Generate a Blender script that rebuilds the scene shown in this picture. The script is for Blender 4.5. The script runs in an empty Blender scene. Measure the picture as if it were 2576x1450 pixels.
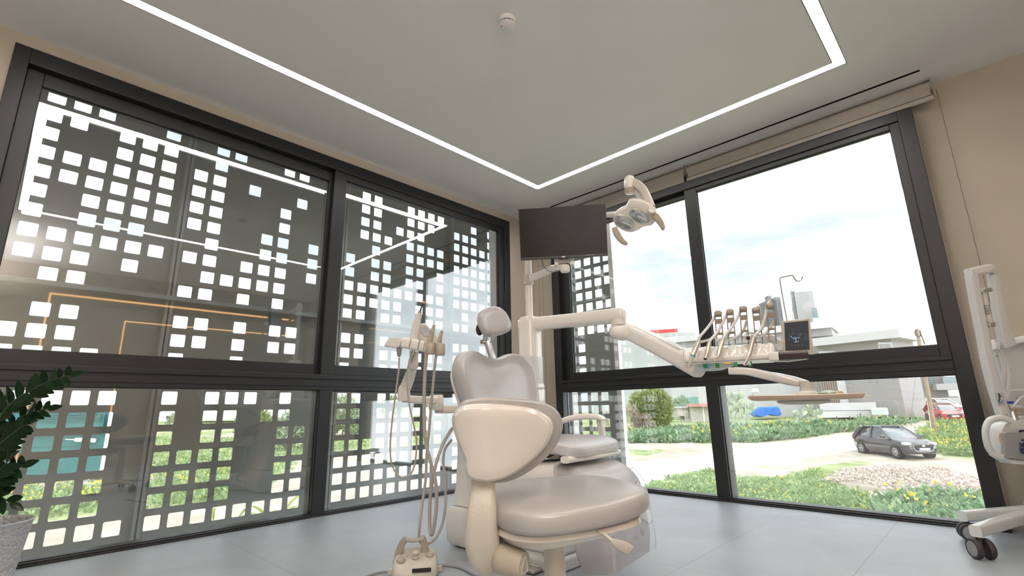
import bpy, bmesh, math, random
from mathutils import Vector, Matrix, noise
random.seed(7)
S = bpy.context.scene
COL = S.collection
# ------------------------------------------------------------------ camera
YAW, PITCH, ROLL = math.radians(-43.528), math.radians(13.702), math.radians(-1.0854)
FPX, CX, CY = 1241.76, 1288.0, 725.0
fw = Vector((math.sin(YAW)*math.cos(PITCH), math.cos(YAW)*math.cos(PITCH), math.sin(PITCH)))
rt0 = Vector((math.cos(YAW), -math.sin(YAW), 0)); up0 = rt0.cross(fw)
cr, sr = math.cos(ROLL), math.sin(ROLL)
RT = cr*rt0 + sr*up0; UP = -sr*rt0 + cr*up0; FW = fw
CAM = Vector((0, 0, .74))
cam = bpy.data.cameras.new('camera'); cam.sensor_width = 36; cam.lens = FPX/2576*36; cam.clip_end = 600; cam.clip_start = .03
co = bpy.data.objects.new('camera', cam); COL.objects.link(co)
m3 = Matrix((RT, UP, -FW)).transposed(); co.matrix_world = Matrix.Translation(CAM) @ m3.to_4x4()
S.camera = co
# ------------------------------------------------------------------ view
S.view_settings.view_transform = 'Standard'; S.view_settings.look = 'None'
S.view_settings.gamma = 1; S.view_settings.use_curve_mapping = False; S.view_settings.exposure = 0.13
try:
    S.cycles.max_bounces = 7; S.cycles.diffuse_bounces = 4; S.cycles.glossy_bounces = 4
    S.cycles.transparent_max_bounces = 14; S.cycles.transmission_bounces = 4
    S.cycles.use_denoising = True; S.cycles.sample_clamp_indirect = 6; S.cycles.caustics_reflective = False; S.cycles.caustics_refractive = False
except Exception: pass
# ------------------------------------------------------------------ sky
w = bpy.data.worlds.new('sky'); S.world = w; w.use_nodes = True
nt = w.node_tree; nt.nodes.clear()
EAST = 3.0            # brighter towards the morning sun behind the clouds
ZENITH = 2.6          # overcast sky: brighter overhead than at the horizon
N = lambda t, **k: nt.nodes.new(t)
tc = N('ShaderNodeTexCoord'); mp = N('ShaderNodeMapping'); mp.inputs['Scale'].default_value = (1.2, 1.2, 4.5)
nz = N('ShaderNodeTexNoise'); nz.inputs['Scale'].default_value = 1.6; nz.inputs['Detail'].default_value = 6; nz.inputs['Roughness'].default_value = .55
cr_ = N('ShaderNodeValToRGB'); cr_.color_ramp.elements[0].position = .38; cr_.color_ramp.elements[1].position = .62
cr_.color_ramp.elements[0].color = (1.03, 1.16, 1.26, 1); cr_.color_ramp.elements[1].color = (1.95, 2.0, 2.05, 1)
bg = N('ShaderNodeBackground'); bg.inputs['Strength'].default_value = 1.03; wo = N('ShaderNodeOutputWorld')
nt.links.new(tc.outputs['Generated'], mp.inputs['Vector']); nt.links.new(mp.outputs['Vector'], nz.inputs['Vector'])
nt.links.new(nz.outputs['Fac'], cr_.inputs['Fac']); 
sxyz = N('ShaderNodeSeparateXYZ'); nt.links.new(tc.outputs['Generated'], sxyz.inputs[0])
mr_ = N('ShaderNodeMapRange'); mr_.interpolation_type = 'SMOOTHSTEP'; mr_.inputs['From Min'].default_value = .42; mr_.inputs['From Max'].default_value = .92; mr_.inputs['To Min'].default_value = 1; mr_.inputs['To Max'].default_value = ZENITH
nt.links.new(sxyz.outputs[2], mr_.inputs['Value']); vm = N('ShaderNodeVectorMath'); vm.operation = 'SCALE'
nt.links.new(cr_.outputs['Color'], vm.inputs[0]); 
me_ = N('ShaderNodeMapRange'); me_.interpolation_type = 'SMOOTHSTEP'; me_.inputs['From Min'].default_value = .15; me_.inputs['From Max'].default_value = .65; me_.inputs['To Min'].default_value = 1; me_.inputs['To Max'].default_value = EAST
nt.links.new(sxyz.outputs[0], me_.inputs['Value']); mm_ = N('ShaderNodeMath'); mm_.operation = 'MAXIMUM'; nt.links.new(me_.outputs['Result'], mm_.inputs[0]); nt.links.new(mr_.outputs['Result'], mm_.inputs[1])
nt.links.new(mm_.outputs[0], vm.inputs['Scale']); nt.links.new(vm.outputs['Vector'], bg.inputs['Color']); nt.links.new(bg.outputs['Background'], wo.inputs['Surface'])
sun = bpy.data.lights.new('sun', 'SUN'); sun.energy = 1.0; sun.angle = math.radians(24); sun.color = (1, .95, .88)
so = bpy.data.objects.new('sun', sun); COL.objects.link(so)
so.rotation_euler = Vector((-.50, .42, -.80)).to_track_quat('-Z', 'Y').to_euler()
UPW = 76; DNW = 13; LED_POWER = 34; WARM_POWER = 3.2
# ------------------------------------------------------------------ pixel <-> world helpers (used only to read real positions off the photo)
def ray(px, py): return RT*((px-CX)/FPX) + UP*(-(py-CY)/FPX) + FW
def W(px, py, d): return CAM + ray(px, py)*d
def PX(px, py, x): r = ray(px, py); return CAM + r*((x-CAM.x)/r.x)
def PY(px, py, y): r = ray(px, py); return CAM + r*((y-CAM.y)/r.y)
def PZ(px, py, z): r = ray(px, py); return CAM + r*((z-CAM.z)/r.z)
def PN(px, py, p0, n): r = ray(px, py); return CAM + r*((p0-CAM).dot(n)/r.dot(n))
def proj(P):
    q = P-CAM; z = q.dot(FW)
    if z < .1: return (-9999, -9999, z)
    return (CX+FPX*q.dot(RT)/z, CY-FPX*q.dot(UP)/z, z)
RH = Vector((math.cos(YAW), -math.sin(YAW), 0)); AW = Vector((math.sin(YAW), math.cos(YAW), 0)); Z = Vector((0, 0, 1))
# ------------------------------------------------------------------ materials
MC = {}
def mat(name, col, rough=.5, metal=0, var=0, vscale=8, bump=0, bscale=60, coat=0, spec=.5, emit=None, es=0, trans=0, alpha=1, aniso=0):
    if name in MC: return MC[name]
    m = bpy.data.materials.new(name); m.use_nodes = True; t = m.node_tree; b = t.nodes['Principled BSDF']
    b.inputs['Base Color'].default_value = (*col, 1); b.inputs['Roughness'].default_value = rough; b.inputs['Metallic'].default_value = metal
    b.inputs['Coat Weight'].default_value = coat; b.inputs['Coat Roughness'].default_value = .06; b.inputs['Specular IOR Level'].default_value = spec
    b.inputs['Transmission Weight'].default_value = trans; b.inputs['Alpha'].default_value = alpha
    if emit: b.inputs['Emission Color'].default_value = (*emit, 1); b.inputs['Emission Strength'].default_value = es
    tcn = t.nodes.new('ShaderNodeTexCoord'); n = t.nodes.new('ShaderNodeTexNoise'); n.inputs['Scale'].default_value = vscale; n.inputs['Detail'].default_value = 4
    t.links.new(tcn.outputs['Object'], n.inputs['Vector'])
    if not var: var = .02
    r = t.nodes.new('ShaderNodeValToRGB'); r.color_ramp.elements[0].position = .3; r.color_ramp.elements[1].position = .7
    r.color_ramp.elements[0].color = (*[c*(1-var) for c in col], 1); r.color_ramp.elements[1].color = (*[min(1, c*(1+var)) for c in col], 1)
    t.links.new(n.outputs['Fac'], r.inputs['Fac']); t.links.new(r.outputs['Color'], b.inputs['Base Color'])
    if bump:
        n2 = t.nodes.new('ShaderNodeTexNoise'); n2.inputs['Scale'].default_value = bscale; n2.inputs['Detail'].default_value = 3
        bp = t.nodes.new('ShaderNodeBump'); bp.inputs['Strength'].default_value = bump; bp.inputs['Distance'].default_value = .01
        t.links.new(tcn.outputs['Object'], n2.inputs['Vector']); t.links.new(n2.outputs['Fac'], bp.inputs['Height']); t.links.new(bp.outputs['Normal'], b.inputs['Normal'])
    MC[name] = m; return m
def emis(name, col, s):
    m = bpy.data.materials.new(name); m.use_nodes = True; t = m.node_tree; t.nodes.clear()
    e = t.nodes.new('ShaderNodeEmission'); e.inputs['Color'].default_value = (*col, 1); e.inputs['Strength'].default_value = s
    o = t.nodes.new('ShaderNodeOutputMaterial'); t.links.new(e.outputs[0], o.inputs['Surface']); return m
def glassmat(name, tint, ior=1.5, boost=1.0, rough=0.0):
    m = bpy.data.materials.new(name); m.use_nodes = True; t = m.node_tree; t.nodes.clear()
    tr = t.nodes.new('ShaderNodeBsdfTransparent'); tr.inputs['Color'].default_value = (*tint, 1)
    g = t.nodes.new('ShaderNodeBsdfGlossy'); g.inputs['Roughness'].default_value = rough; g.inputs['Color'].default_value = (1, 1, 1, 1)
    ge = t.nodes.new('ShaderNodeNewGeometry'); dt = t.nodes.new('ShaderNodeVectorMath'); dt.operation = 'DOT_PRODUCT'
    t.links.new(ge.outputs['Incoming'], dt.inputs[0]); t.links.new(ge.outputs['Normal'], dt.inputs[1])
    def mm(op, x, y):
        n = t.nodes.new('ShaderNodeMath'); n.operation = op; n.use_clamp = op in ('ADD',)
        for i, v in enumerate((x, y)):
            if v is None: continue
            if isinstance(v, (int, float)): n.inputs[i].default_value = v
            else: t.links.new(v, n.inputs[i])
        return n.outputs[0]
    r0 = ((ior-1)/(ior+1))**2
    c_ = mm('SUBTRACT', 1.0, mm('ABSOLUTE', dt.outputs['Value'], None)); p5 = mm('POWER', c_, 5.0)
    mu = mm('ADD', mm('MULTIPLY', p5, (1-r0)*boost), r0*boost)
    mx = t.nodes.new('ShaderNodeMixShader'); o = t.nodes.new('ShaderNodeOutputMaterial')
    t.links.new(mu, mx.inputs[0]); t.links.new(tr.outputs[0], mx.inputs[1]); t.links.new(g.outputs[0], mx.inputs[2]); t.links.new(mx.outputs[0], o.inputs['Surface'])
    return m
M_frame = mat('dark_aluminium', (.0115, .0115, .0125), .42, 0, .1)
M_framein = mat('gasket', (.006, .006, .006), .6)
M_ceil = mat('ceiling_paint', (.86, .835, .82), .85, 0, .015, 2)
M_wall = mat('beige_paint', (.54, .475, .395), .8, 0, .03, 3, .05, 200)
M_white = mat('glossy_cream_plastic', (.86, .815, .765), .16, 0, .01, coat=.5)
M_shell = mat('gloss_beige_shell', (.74, .675, .615), .14, 0, .01, coat=.6)
M_cream = mat('satin_cream_plastic', (.62, .565, .49), .33, 0, .02)
M_tan = mat('tan_plastic', (.44, .385, .31), .4, 0, .02)
M_uph = mat('grey_lilac_upholstery', (.50, .48, .485), .27, 0, .03, 6, .04, 260, coat=.12, spec=.6)
M_uph2 = mat('taupe_upholstery', (.40, .375, .36), .29, 0, .03, 6, .04, 260, coat=.12, spec=.6)
M_chrome = mat('steel', (.62, .60, .57), .22, 1)
M_bronze = mat('brushed_bronze', (.55, .40, .31), .3, 1)
M_alu = mat('brushed_aluminium', (.70, .68, .64), .35, 1)
M_black = mat('black_plastic', (.012, .012, .012), .4)
M_dark = mat('charcoal_rubber', (.035, .032, .035), .55)
M_greyp = mat('grey_plastic', (.30, .30, .31), .4)
M_purewhite = mat('white_enamel', (.74, .74, .73), .3, 0, .01, coat=.3)
M_hose = mat('grey_beige_hose', (.48, .43, .385), .45, 0, .05, 40)
M_hosew = mat('white_hose', (.75, .74, .74), .4)
M_galv = mat('galvanised_steel', (.30, .33, .34), .42, .35, .15, 5)
M_screenp = mat('grey_coated_sheet', (.21, .225, .215), .5, 0, .06, 3)
M_glass = glassmat('window_glass', (.935, .945, .94), 1.52, 2.9)
M_led = emis('led_diffuser', (1, .95, .89), LED_POWER)
M_warm = emis('warm_led', (1, .55, .22), WARM_POWER)
M_conc = mat('concrete', (.50, .49, .47), .8, 0, .1, 3)
M_extw = mat('white_render', (.85, .84, .82), .8, 0, .03)
# ------------------------------------------------------------------ mesh helpers
def link(o, parent=None):
    COL.objects.link(o)
    if parent is not None: o.parent = parent
    return o
def fin(name, bm, material, parent=None, smooth=True, bevel=0, solid=0, sub=0, angle=40, keep=False):
    me = bpy.data.meshes.new(name)
    bmesh.ops.recalc_face_normals(bm, faces=bm.faces) if not keep else None
    bm.to_mesh(me); bm.free()
    o = bpy.data.objects.new(name, me)
    for mm in (material if isinstance(material, (list, tuple)) else [material]): me.materials.append(mm)
    if smooth:
        for p in me.polygons: p.use_smooth = True
        try: me.set_sharp_from_angle(angle=math.radians(angle))
        except Exception: pass
    if solid: md = o.modifiers.new('s', 'SOLIDIFY'); md.thickness = solid; md.offset = 0
    if bevel: md = o.modifiers.new('b', 'BEVEL'); md.width = bevel; md.segments = 3; md.limit_method = 'ANGLE'; md.angle_limit = math.radians(35); md.harden_normals = False
    if sub: md = o.modifiers.new('u', 'SUBSURF'); md.levels = sub; md.render_levels = sub
    return link(o, parent)
def BM(): return bmesh.new()
def thing(name, label, cat, loc=(0, 0, 0), group=None):
    o = bpy.data.objects.new(name, None); COL.objects.link(o); o.location = loc; o.empty_display_size = .1
    o['label'] = label; o['category'] = cat
    if group: o['group'] = group
    return o
def tag(o, label, cat=None, group=None, kind=None):
    o['label'] = label
    if cat: o['category'] = cat
    if group: o['group'] = group
    if kind: o['kind'] = kind
    return o
def struct(o): o['kind'] = 'structure'; return o
def rebase(root):
    """parts were built in world space: keep them there under a root that stands at the thing's base"""
    inv = Matrix.Translation(-root.location)
    for c in root.children: c.matrix_parent_inverse = inv
def box(bm, a, b, rot=None, mi=0):
    a = Vector(a); b = Vector(b)
    v = [bm.verts.new((x, y, z)) for z in (a.z, b.z) for y in (a.y, b.y) for x in (a.x, b.x)]
    for f in ((0, 2, 3, 1), (4, 5, 7, 6), (0, 1, 5, 4), (2, 6, 7, 3), (0, 4, 6, 2), (1, 3, 7, 5)):
        fc = bm.faces.new([v[i] for i in f]); fc.material_index = mi
    if rot is not None:
        for q in v: q.co = rot @ q.co
    return v
def obox(bm, c, X, Y, Zv, mi=0):
    c = Vector(c); v = [bm.verts.new(c + X*x + Y*y + Zv*z) for z in (-1, 1) for y in (-1, 1) for x in (-1, 1)]
    for f in ((0, 2, 3, 1), (4, 5, 7, 6), (0, 1, 5, 4), (2, 6, 7, 3), (0, 4, 6, 2), (1, 3, 7, 5)):
        fc = bm.faces.new([v[i] for i in f]); fc.material_index = mi
    return v
def cr_pts(P, n=8, closed=False):
    P = [Vector(p) for p in P]; out = []; L = len(P)
    rng = range(L) if closed else range(L-1)
    for i in rng:
        p0 = P[(i-1) % L] if (closed or i > 0) else P[0]*2-P[1]
        p1 = P[i]; p2 = P[(i+1) % L]; p3 = P[(i+2) % L] if (closed or i < L-2) else P[-1]*2-P[-2]
        for k in range(n):
            t = k/n
            out.append(.5*((2*p1)+(-p0+p2)*t+(2*p0-5*p1+4*p2-p3)*t*t+(-p0+3*p1-3*p2+p3)*t*t*t))
    if not closed: out.append(P[-1])
    return out
def loft(bm, rings, cap=True, closed_u=True, mi=0):
    vs = [[bm.verts.new(p) for p in r] for r in rings]; n = len(rings[0])
    for i in range(len(vs)-1):
        for j in range(n if closed_u else n-1):
            f = bm.faces.new((vs[i][j], vs[i][(j+1) % n], vs[i+1][(j+1) % n], vs[i+1][j])); f.material_index = mi
    if cap:
        for r in (vs[0][::-1], vs[-1]):
            try: f = bm.faces.new(r); f.material_index = mi
            except Exception: pass
    return vs
def tube(bm, pts, rad, seg=10, smooth=6, flat=1.0, upv=None, caps=True, mi=0):
    P = cr_pts(pts, smooth) if smooth > 1 and len(pts) > 2 else [Vector(p) for p in pts]
    n = len(P)
    if isinstance(rad, (int, float)): R = [rad]*n
    else:
        R = []
        for i in range(n):
            t = i/(n-1)*(len(rad)-1); k = min(int(t), len(rad)-2); R.append(rad[k]*(1-(t-k))+rad[k+1]*(t-k))
    T0 = (P[1]-P[0]).normalized()
    ref = Vector(upv) if upv is not None else (Z if abs(T0.z) < .9 else Vector((1, 0, 0)))
    nx = (ref - T0*ref.dot(T0)).normalized(); rings = []
    for i in range(n):
        T = (P[min(i+1, n-1)]-P[max(i-1, 0)])
        T = T.normalized() if T.length > 1e-9 else T0
        nx = (nx - T*nx.dot(T)).normalized(); ny = T.cross(nx)
        rings.append([P[i] + nx*math.cos(2*math.pi*k/seg)*R[i] + ny*math.sin(2*math.pi*k/seg)*R[i]*flat for k in range(seg)])
    loft(bm, rings, caps, mi=mi)
def cyl(bm, a, b, r, r2=None, seg=24, mi=0):
    tube(bm, [a, b], [r, r if r2 is None else r2], seg, 1, mi=mi)
def lathe(bm, org, axis, prof, seg=32, mi=0):
    org = Vector(org); axis = Vector(axis).normalized()
    x = axis.orthogonal().normalized(); y = axis.cross(x)
    loft(bm, [[org+axis*h+(x*math.cos(2*math.pi*k/seg)+y*math.sin(2*math.pi*k/seg))*max(r, 1e-4) for k in range(seg)] for r, h in prof], True, mi=mi)
def rbar(bm, pts, w, h, upv=Z, r=.3, smooth=1, mi=0, round_n=3):
    """rounded rectangular bar swept along pts; w,h numbers or lists (half sizes)"""
    P = cr_pts(pts, smooth) if smooth > 1 else [Vector(p) for p in pts]
    n = len(P)
    def L(v, i):
        if isinstance(v, (int, float)): return v
        t = i/(n-1)*(len(v)-1); k = min(int(t), len(v)-2); return v[k]*(1-(t-k))+v[k+1]*(t-k)
    rings = []
    for i in range(n):
        T = (P[min(i+1, n-1)]-P[max(i-1, 0)]).normalized(); u = (upv - T*upv.dot(T)).normalized(); s = T.cross(u)
        ww, hh = L(w, i), L(h, i); q = min(ww, hh)*r; ring = []
        for cx, cy, a0 in ((1, 1, 0), (-1, 1, 90), (-1, -1, 180), (1, -1, 270)):
            for k in range(round_n+1):
                a = math.radians(a0+90*k/round_n)
                ring.append(P[i] + s*(cx*(ww-q)+q*math.cos(a)) + u*(cy*(hh-q)+q*math.sin(a)))
        rings.append(ring)
    loft(bm, rings, mi=mi)
def puff(bm, pts, n, profile, closed_smooth=6, bend=None, mi=0, center=None):
    """outline (world points, roughly coplanar) swelled along n: profile = [(scale, offset)...]"""
    P = cr_pts(pts, closed_smooth, True) if closed_smooth > 1 else [Vector(p) for p in pts]
    c = Vector(center) if center is not None else sum(P, Vector())/len(P)
    rings = []
    for s, t in profile:
        rings.append([c + (p-c)*s + n*t + (bend(c+(p-c)*s) if bend else Vector()) for p in P])
    vs = loft(bm, rings, False, mi=mi)
    for k, (r, (s, t)) in enumerate(((vs[0], profile[0]), (vs[-1], profile[-1]))):
        cc = c + n*t + (bend(c) if bend else Vector())
        inner = [[bm.verts.new(c + (p-c)*s*q + n*t + (bend(c+(p-c)*s*q) if bend else Vector())) for p in P] for q in (.66, .33)]
        seq = [r]+inner; L = len(P)
        for i in range(2):
            for j in range(L): f = bm.faces.new((seq[i][j], seq[i][(j+1) % L], seq[i+1][(j+1) % L], seq[i+1][j])); f.material_index = mi
        cv = bm.verts.new(cc)
        for j in range(L): f = bm.faces.new((seq[2][j], seq[2][(j+1) % L], cv)); f.material_index = mi
def superell(bm, c, A, B, C, e1=.5, e2=.5, nu=24, nv=40, deform=None, mi=0):
    def sp(v, e): return math.copysign(abs(v)**e, v)
    c = Vector(c); rings = []
    for i in range(1, nu):
        ph = -math.pi/2+math.pi*i/nu
        ring = []
        for j in range(nv):
            th = 2*math.pi*j/nv
            x = sp(math.cos(ph), e1)*sp(math.cos(th), e2); y = sp(math.cos(ph), e1)*sp(math.sin(th), e2); z = sp(math.sin(ph), e1)
            if deform: x, y, z = deform(x, y, z)
            ring.append(c+A*x+B*y+C*z)
        rings.append(ring)
    vs = loft(bm, rings, False, mi=mi)
    for r, s in ((vs[0], -1), (vs[-1], 1)):
        x, y, z = (0, 0, s) if not deform else deform(0, 0, s)
        cv = bm.verts.new(c+A*x+B*y+C*z)
        for j in range(nv): bm.faces.new((r[j], r[(j+1) % nv], cv))
def text_obj(name, s, size, org, xd, yd, material, parent, ext=.0006, bold=False):
    cu = bpy.data.curves.new(name, 'FONT'); cu.body = s; cu.size = size; cu.extrude = ext; cu.align_x = 'CENTER'; cu.align_y = 'CENTER'; cu.resolution_u = 2
    if bold: cu.offset = size*.02
    t = bpy.data.objects.new('tmp', cu); COL.objects.link(t)
    bpy.context.view_layer.update(); dg = bpy.context.evaluated_depsgraph_get()
    me = bpy.data.meshes.new_from_object(t.evaluated_get(dg)); COL.objects.unlink(t); bpy.data.objects.remove(t)
    xd = Vector(xd).normalized(); yd = Vector(yd); yd = (yd-xd*yd.dot(xd)).normalized(); zd = xd.cross(yd)
    mw = Matrix((xd, yd, zd)).transposed().to_4x4(); mw.translation = Vector(org); me.transform(mw)
    me.materials.clear(); me.materials.append(material)
    o = bpy.data.objects.new(name, me); return link(o, parent)
# =================================================================== ROOM
XW, YN, ZC = -3.73, 4.31, 2.923       # inner faces of west wall, north wall, ceiling
XF, YF = -3.715, 4.144                # faces of the window frames
XE, YS = 2.2, -2.6
# floor with large grey tiles
mf = bpy.data.materials.new('grey_floor_tile'); mf.use_nodes = True; t = mf.node_tree; b = t.nodes['Principled BSDF']
tcn = t.nodes.new('ShaderNodeTexCoord'); sx = t.nodes.new('ShaderNodeSeparateXYZ'); t.links.new(tcn.outputs['Object'], sx.inputs[0])
def mth(op, a, bb=None):
    n = t.nodes.new('ShaderNodeMath'); n.operation = op
    for i, v in enumerate((a, bb)):
        if v is None: continue
        if isinstance(v, (int, float)): n.inputs[i].default_value = v
        else: t.links.new(v, n.inputs[i])
    return n.outputs[0]
def line(sock, off, pitch, half):
    q = mth('SUBTRACT', sock, off); q = mth('DIVIDE', q, pitch); q = mth('FRACT', q); q = mth('SUBTRACT', q, .5); q = mth('ABSOLUTE', q)
    return mth('GREATER_THAN', q, .5-half/pitch)
g = mth('MAXIMUM', line(sx.outputs[0], -.59, .62, .0016), line(sx.outputs[1], 1.14, 1.245, .0016))
n1 = t.nodes.new('ShaderNodeTexNoise'); n1.inputs['Scale'].default_value = 2.2; n1.inputs['Detail'].default_value = 8; n1.inputs['Roughness'].default_value = .6
n1.inputs['Distortion'].default_value = .6
t.links.new(tcn.outputs['Object'], n1.inputs['Vector'])
rr = t.nodes.new('ShaderNodeValToRGB'); rr.color_ramp.elements[0].position = .3; rr.color_ramp.elements[1].position = .72
rr.color_ramp.elements[0].color = (.31, .34, .37, 1); rr.color_ramp.elements[1].color = (.42, .455, .485, 1); t.links.new(n1.outputs['Fac'], rr.inputs['Fac'])
mx = t.nodes.new('ShaderNodeMix'); mx.data_type = 'RGBA'; mx.inputs['B'].default_value = (.24, .205, .17, 1)
t.links.new(g, mx.inputs['Factor']); t.links.new(rr.outputs['Color'], mx.inputs['A']); t.links.new(mx.outputs['Result'], b.inputs['Base Color'])
rg = t.nodes.new('ShaderNodeMapRange'); rg.inputs['To Min'].default_value = .30; rg.inputs['To Max'].default_value = .46; t.links.new(n1.outputs['Fac'], rg.inputs['Value']); t.links.new(rg.outputs['Result'], b.inputs['Roughness'])
b.inputs['Specular IOR Level'].default_value = .6
bm = BM(); box(bm, (XW-.12, YS-.1, -.16), (XE+.1, YN+.12, 0)); struct(fin('floor', bm, mf, smooth=False))
# ceiling: boards around the light groove and the slot diffuser, one slab above
LX0, LX1, LY0, LY1, LW = -3.037, -.322, -.074, 3.605, .0735      # outer rectangle of the light loop
SX0, SX1, SY0, SY1 = -3.24, .018, 4.036, 4.062
bm = BM(); zt = ZC+.045
def cb(x0, y0, x1, y1): box(bm, (x0, y0, ZC), (x1, y1, zt))
cb(XW-.1, YS-.1, XE+.1, LY0); cb(XW-.1, LY1, XE+.1, SY0); cb(XW-.1, SY1, XE+.1, YN+.1)
cb(XW-.1, SY0, SX0, SY1); cb(SX1, SY0, XE+.1, SY1)
cb(XW-.1, LY0, LX0, LY1); cb(LX1, LY0, XE+.1, LY1); cb(LX0+LW, LY0+LW, LX1-LW, LY1-LW)
box(bm, (XW-.1, YS-.1, zt), (XE+.1, YN+.1, zt+.1))
struct(fin('ceiling', bm, M_ceil, smooth=False))
# recessed light loop
root = thing('ceiling_light', 'bright recessed linear light forming a large rectangle in the ceiling', 'ceiling light', ((LX0+LX1)/2, (LY0+LY1)/2, ZC))
def ring(bm, x0, y0, x1, y1, wd, z0, z1):
    box(bm, (x0, y0, z0), (x1, y0+wd, z1)); box(bm, (x0, y1-wd, z0), (x1, y1, z1)); box(bm, (x0, y0+wd, z0), (x0+wd, y1-wd, z1)); box(bm, (x1-wd, y0+wd, z0), (x1, y1-wd, z1))
bm = BM(); ring(bm, LX0+.006, LY0+.006, LX1-.006, LY1-.006, LW-.012, ZC+.012, ZC+.016); fin('diffuser', bm, M_led, root, False)
bm = BM(); ring(bm, LX0+.0005, LY0+.0005, LX1-.0005, LY1-.0005, .0045, ZC+.0005, ZC+.03)
ring(bm, LX0+LW-.005, LY0+LW-.005, LX1-LW+.005, LY1-LW+.005, .0045, ZC+.0005, ZC+.03); fin('housing', bm, M_frame, root, False); rebase(root)
# slot diffuser
root = thing('air_diffuser', 'long narrow black air slot in the ceiling parallel to the window blinds', 'air vent', ((SX0+SX1)/2, (SY0+SY1)/2, ZC))
bm = BM(); box(bm, (SX0+.001, SY0+.001, ZC+.02), (SX1-.001, SY1-.001, ZC+.03)); fin('baffle', bm, M_black, root, False)
bm = BM(); ring(bm, SX0+.0005, SY0+.0005, SX1-.0005, SY1-.0005, .002, ZC+.0003, ZC+.028); fin('frame', bm, M_black, root, False); rebase(root)
# walls
WY0, WY1, WZ1 = -.20, 3.89, 2.845     # window opening in the west wall
bm = BM(); box(bm, (XW-.13, YS-.1, 0), (XW, WY0, ZC)); box(bm, (XW-.13, WY0, WZ1), (XW, WY1, ZC)); box(bm, (XW-.13, WY1, 0), (XW, YN+.13, ZC)); struct(fin('wall_west', bm, M_wall, smooth=False))
NX0, NX1, NZ1 = -3.33, -.072, 2.73
bm = BM(); box(bm, (XW, YN, 0), (NX0, YN+.13, ZC)); box(bm, (NX0, YN, NZ1), (NX1, YN+.13, ZC)); box(bm, (NX1, YN, 0), (XE+.1, YN+.13, ZC)); struct(fin('wall_north', bm, M_wall, smooth=False))
bm = BM(); box(bm, (XE, YS, 0), (XE+.1, YN, ZC)); struct(fin('wall_east', bm, M_wall, smooth=False))
bm = BM(); box(bm, (XW, YS-.1, 0), (XE, YS, ZC)); struct(fin('wall_south', bm, M_wall, smooth=False))
# thin panel joints in the corner next to the north window
bm = BM(); box(bm, (-3.60, YN-.004, 0), (-3.592, YN, ZC)); box(bm, (-3.66, YN-.004, 0), (-3.652, YN, ZC)); struct(fin('trim_1', bm, M_tan, smooth=False))
# unseen block added above to keep sun off the screens, and building plinth below
bm = BM(); box(bm, (XW-.13, YS-.3, ZC+.15), (XE+.3, YN+.13, 6.4)); struct(fin('wall_sun_block', bm, M_extw, smooth=False))
bm = BM(); box(bm, (XW-.13, YS-.3, -2.3), (XE+.3, YN+.13, -.165)); struct(fin('wall_plinth', bm, M_extw, smooth=False))
# ---- windows.  U axis runs along the wall, depth axis goes outward
def window(n, axis, face, rects, glass, sashes, out, handle):
    root = bpy.data.objects.new('window_%d' % n, None); COL.objects.link(root); struct(root)
    def bx(bm, u0, u1, z0, z1, d0, d1):
        if axis == 'x': box(bm, (face-d1, u0, z0), (face-d0, u1, z1))
        else: box(bm, (u0, face+d0, z0), (u1, face+d1, z1))
    bm = BM()
    for r in rects: bx(bm, *r)
    fin('window_frame', bm, M_frame, root, False, bevel=.0025)
    for s in sashes:
        bm = BM(); (u0, u1, z0, z1, wl, wr, wb, wt, d0, d1) = s
        bx(bm, u0, u0+wl, z0, z1, d0, d1); bx(bm, u1-wr, u1, z0, z1, d0, d1); bx(bm, u0+wl, u1-wr, z0, z0+wb, d0, d1); bx(bm, u0+wl, u1-wr, z1-wt, z1, d0, d1)
        fin('window_sash', bm, M_frame, root, False, bevel=.003)
    for (u0, u1, z0, z1, d) in glass:
        bm = BM(); bx(bm, u0-.006, u1+.006, z0-.006, z1+.006, d, d+.022); fin('window_pane', bm, M_glass, root, False)
        bm = BM()
        for q in ((u0-.004, u0+.004, z0, z1), (u1-.004, u1+.004, z0, z1), (u0, u1, z0-.004, z0+.004), (u0, u1, z1-.004, z1+.004)): bx(bm, *q, d-.006, d-.001)
        fin('gasket', bm, M_framein, root, False)
    (hu, hz0, hz1, hd) = handle
    bm = BM(); bx(bm, hu-.014, hu+.014, hz0, hz1, hd-.006, hd-.0005); bx(bm, hu-.006, hu+.006, hz0+.05, hz1-.05, hd-.013, hd-.006); fin('window_handle', bm, M_black, root, False, bevel=.003)
    return root
D0, D1 = 0.0, .14
window(1, 'x', XF, [
    (-.20, -.13, 0, 2.845, 0, .14), (3.80, 3.89, 0, 2.845, 0, .14), (-.13, 3.80, 2.745, 2.845, 0, .14),
    (-.13, 3.80, .902, 1.02, .0, .14), (-.13, 3.80, .985, 1.015, -.012, .0), (-.13, 3.80, .93, .965, -.006, .0),
    (1.765, 1.862, .016, .902, 0, .14), (-.13, 3.80, 0, .02, 0, .14), (-.13, 3.80, .0, .010, -.014, 0)],
    [(-.057, 1.742, 1.098, 2.655, .075), (1.876, 3.725, 1.094, 2.685, .035), (-.057, 1.753, .020, .902, .03), (1.87, 3.70, .020, .897, .03)],
    [(-.13, 1.80, 1.02, 2.745, .075, .06, .08, .09, .055, .105), (1.765, 3.80, 1.02, 2.745, .11, .075, .075, .06, .012, .052)],
    -1, (3.79, 1.80, 2.0, .012))
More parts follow.
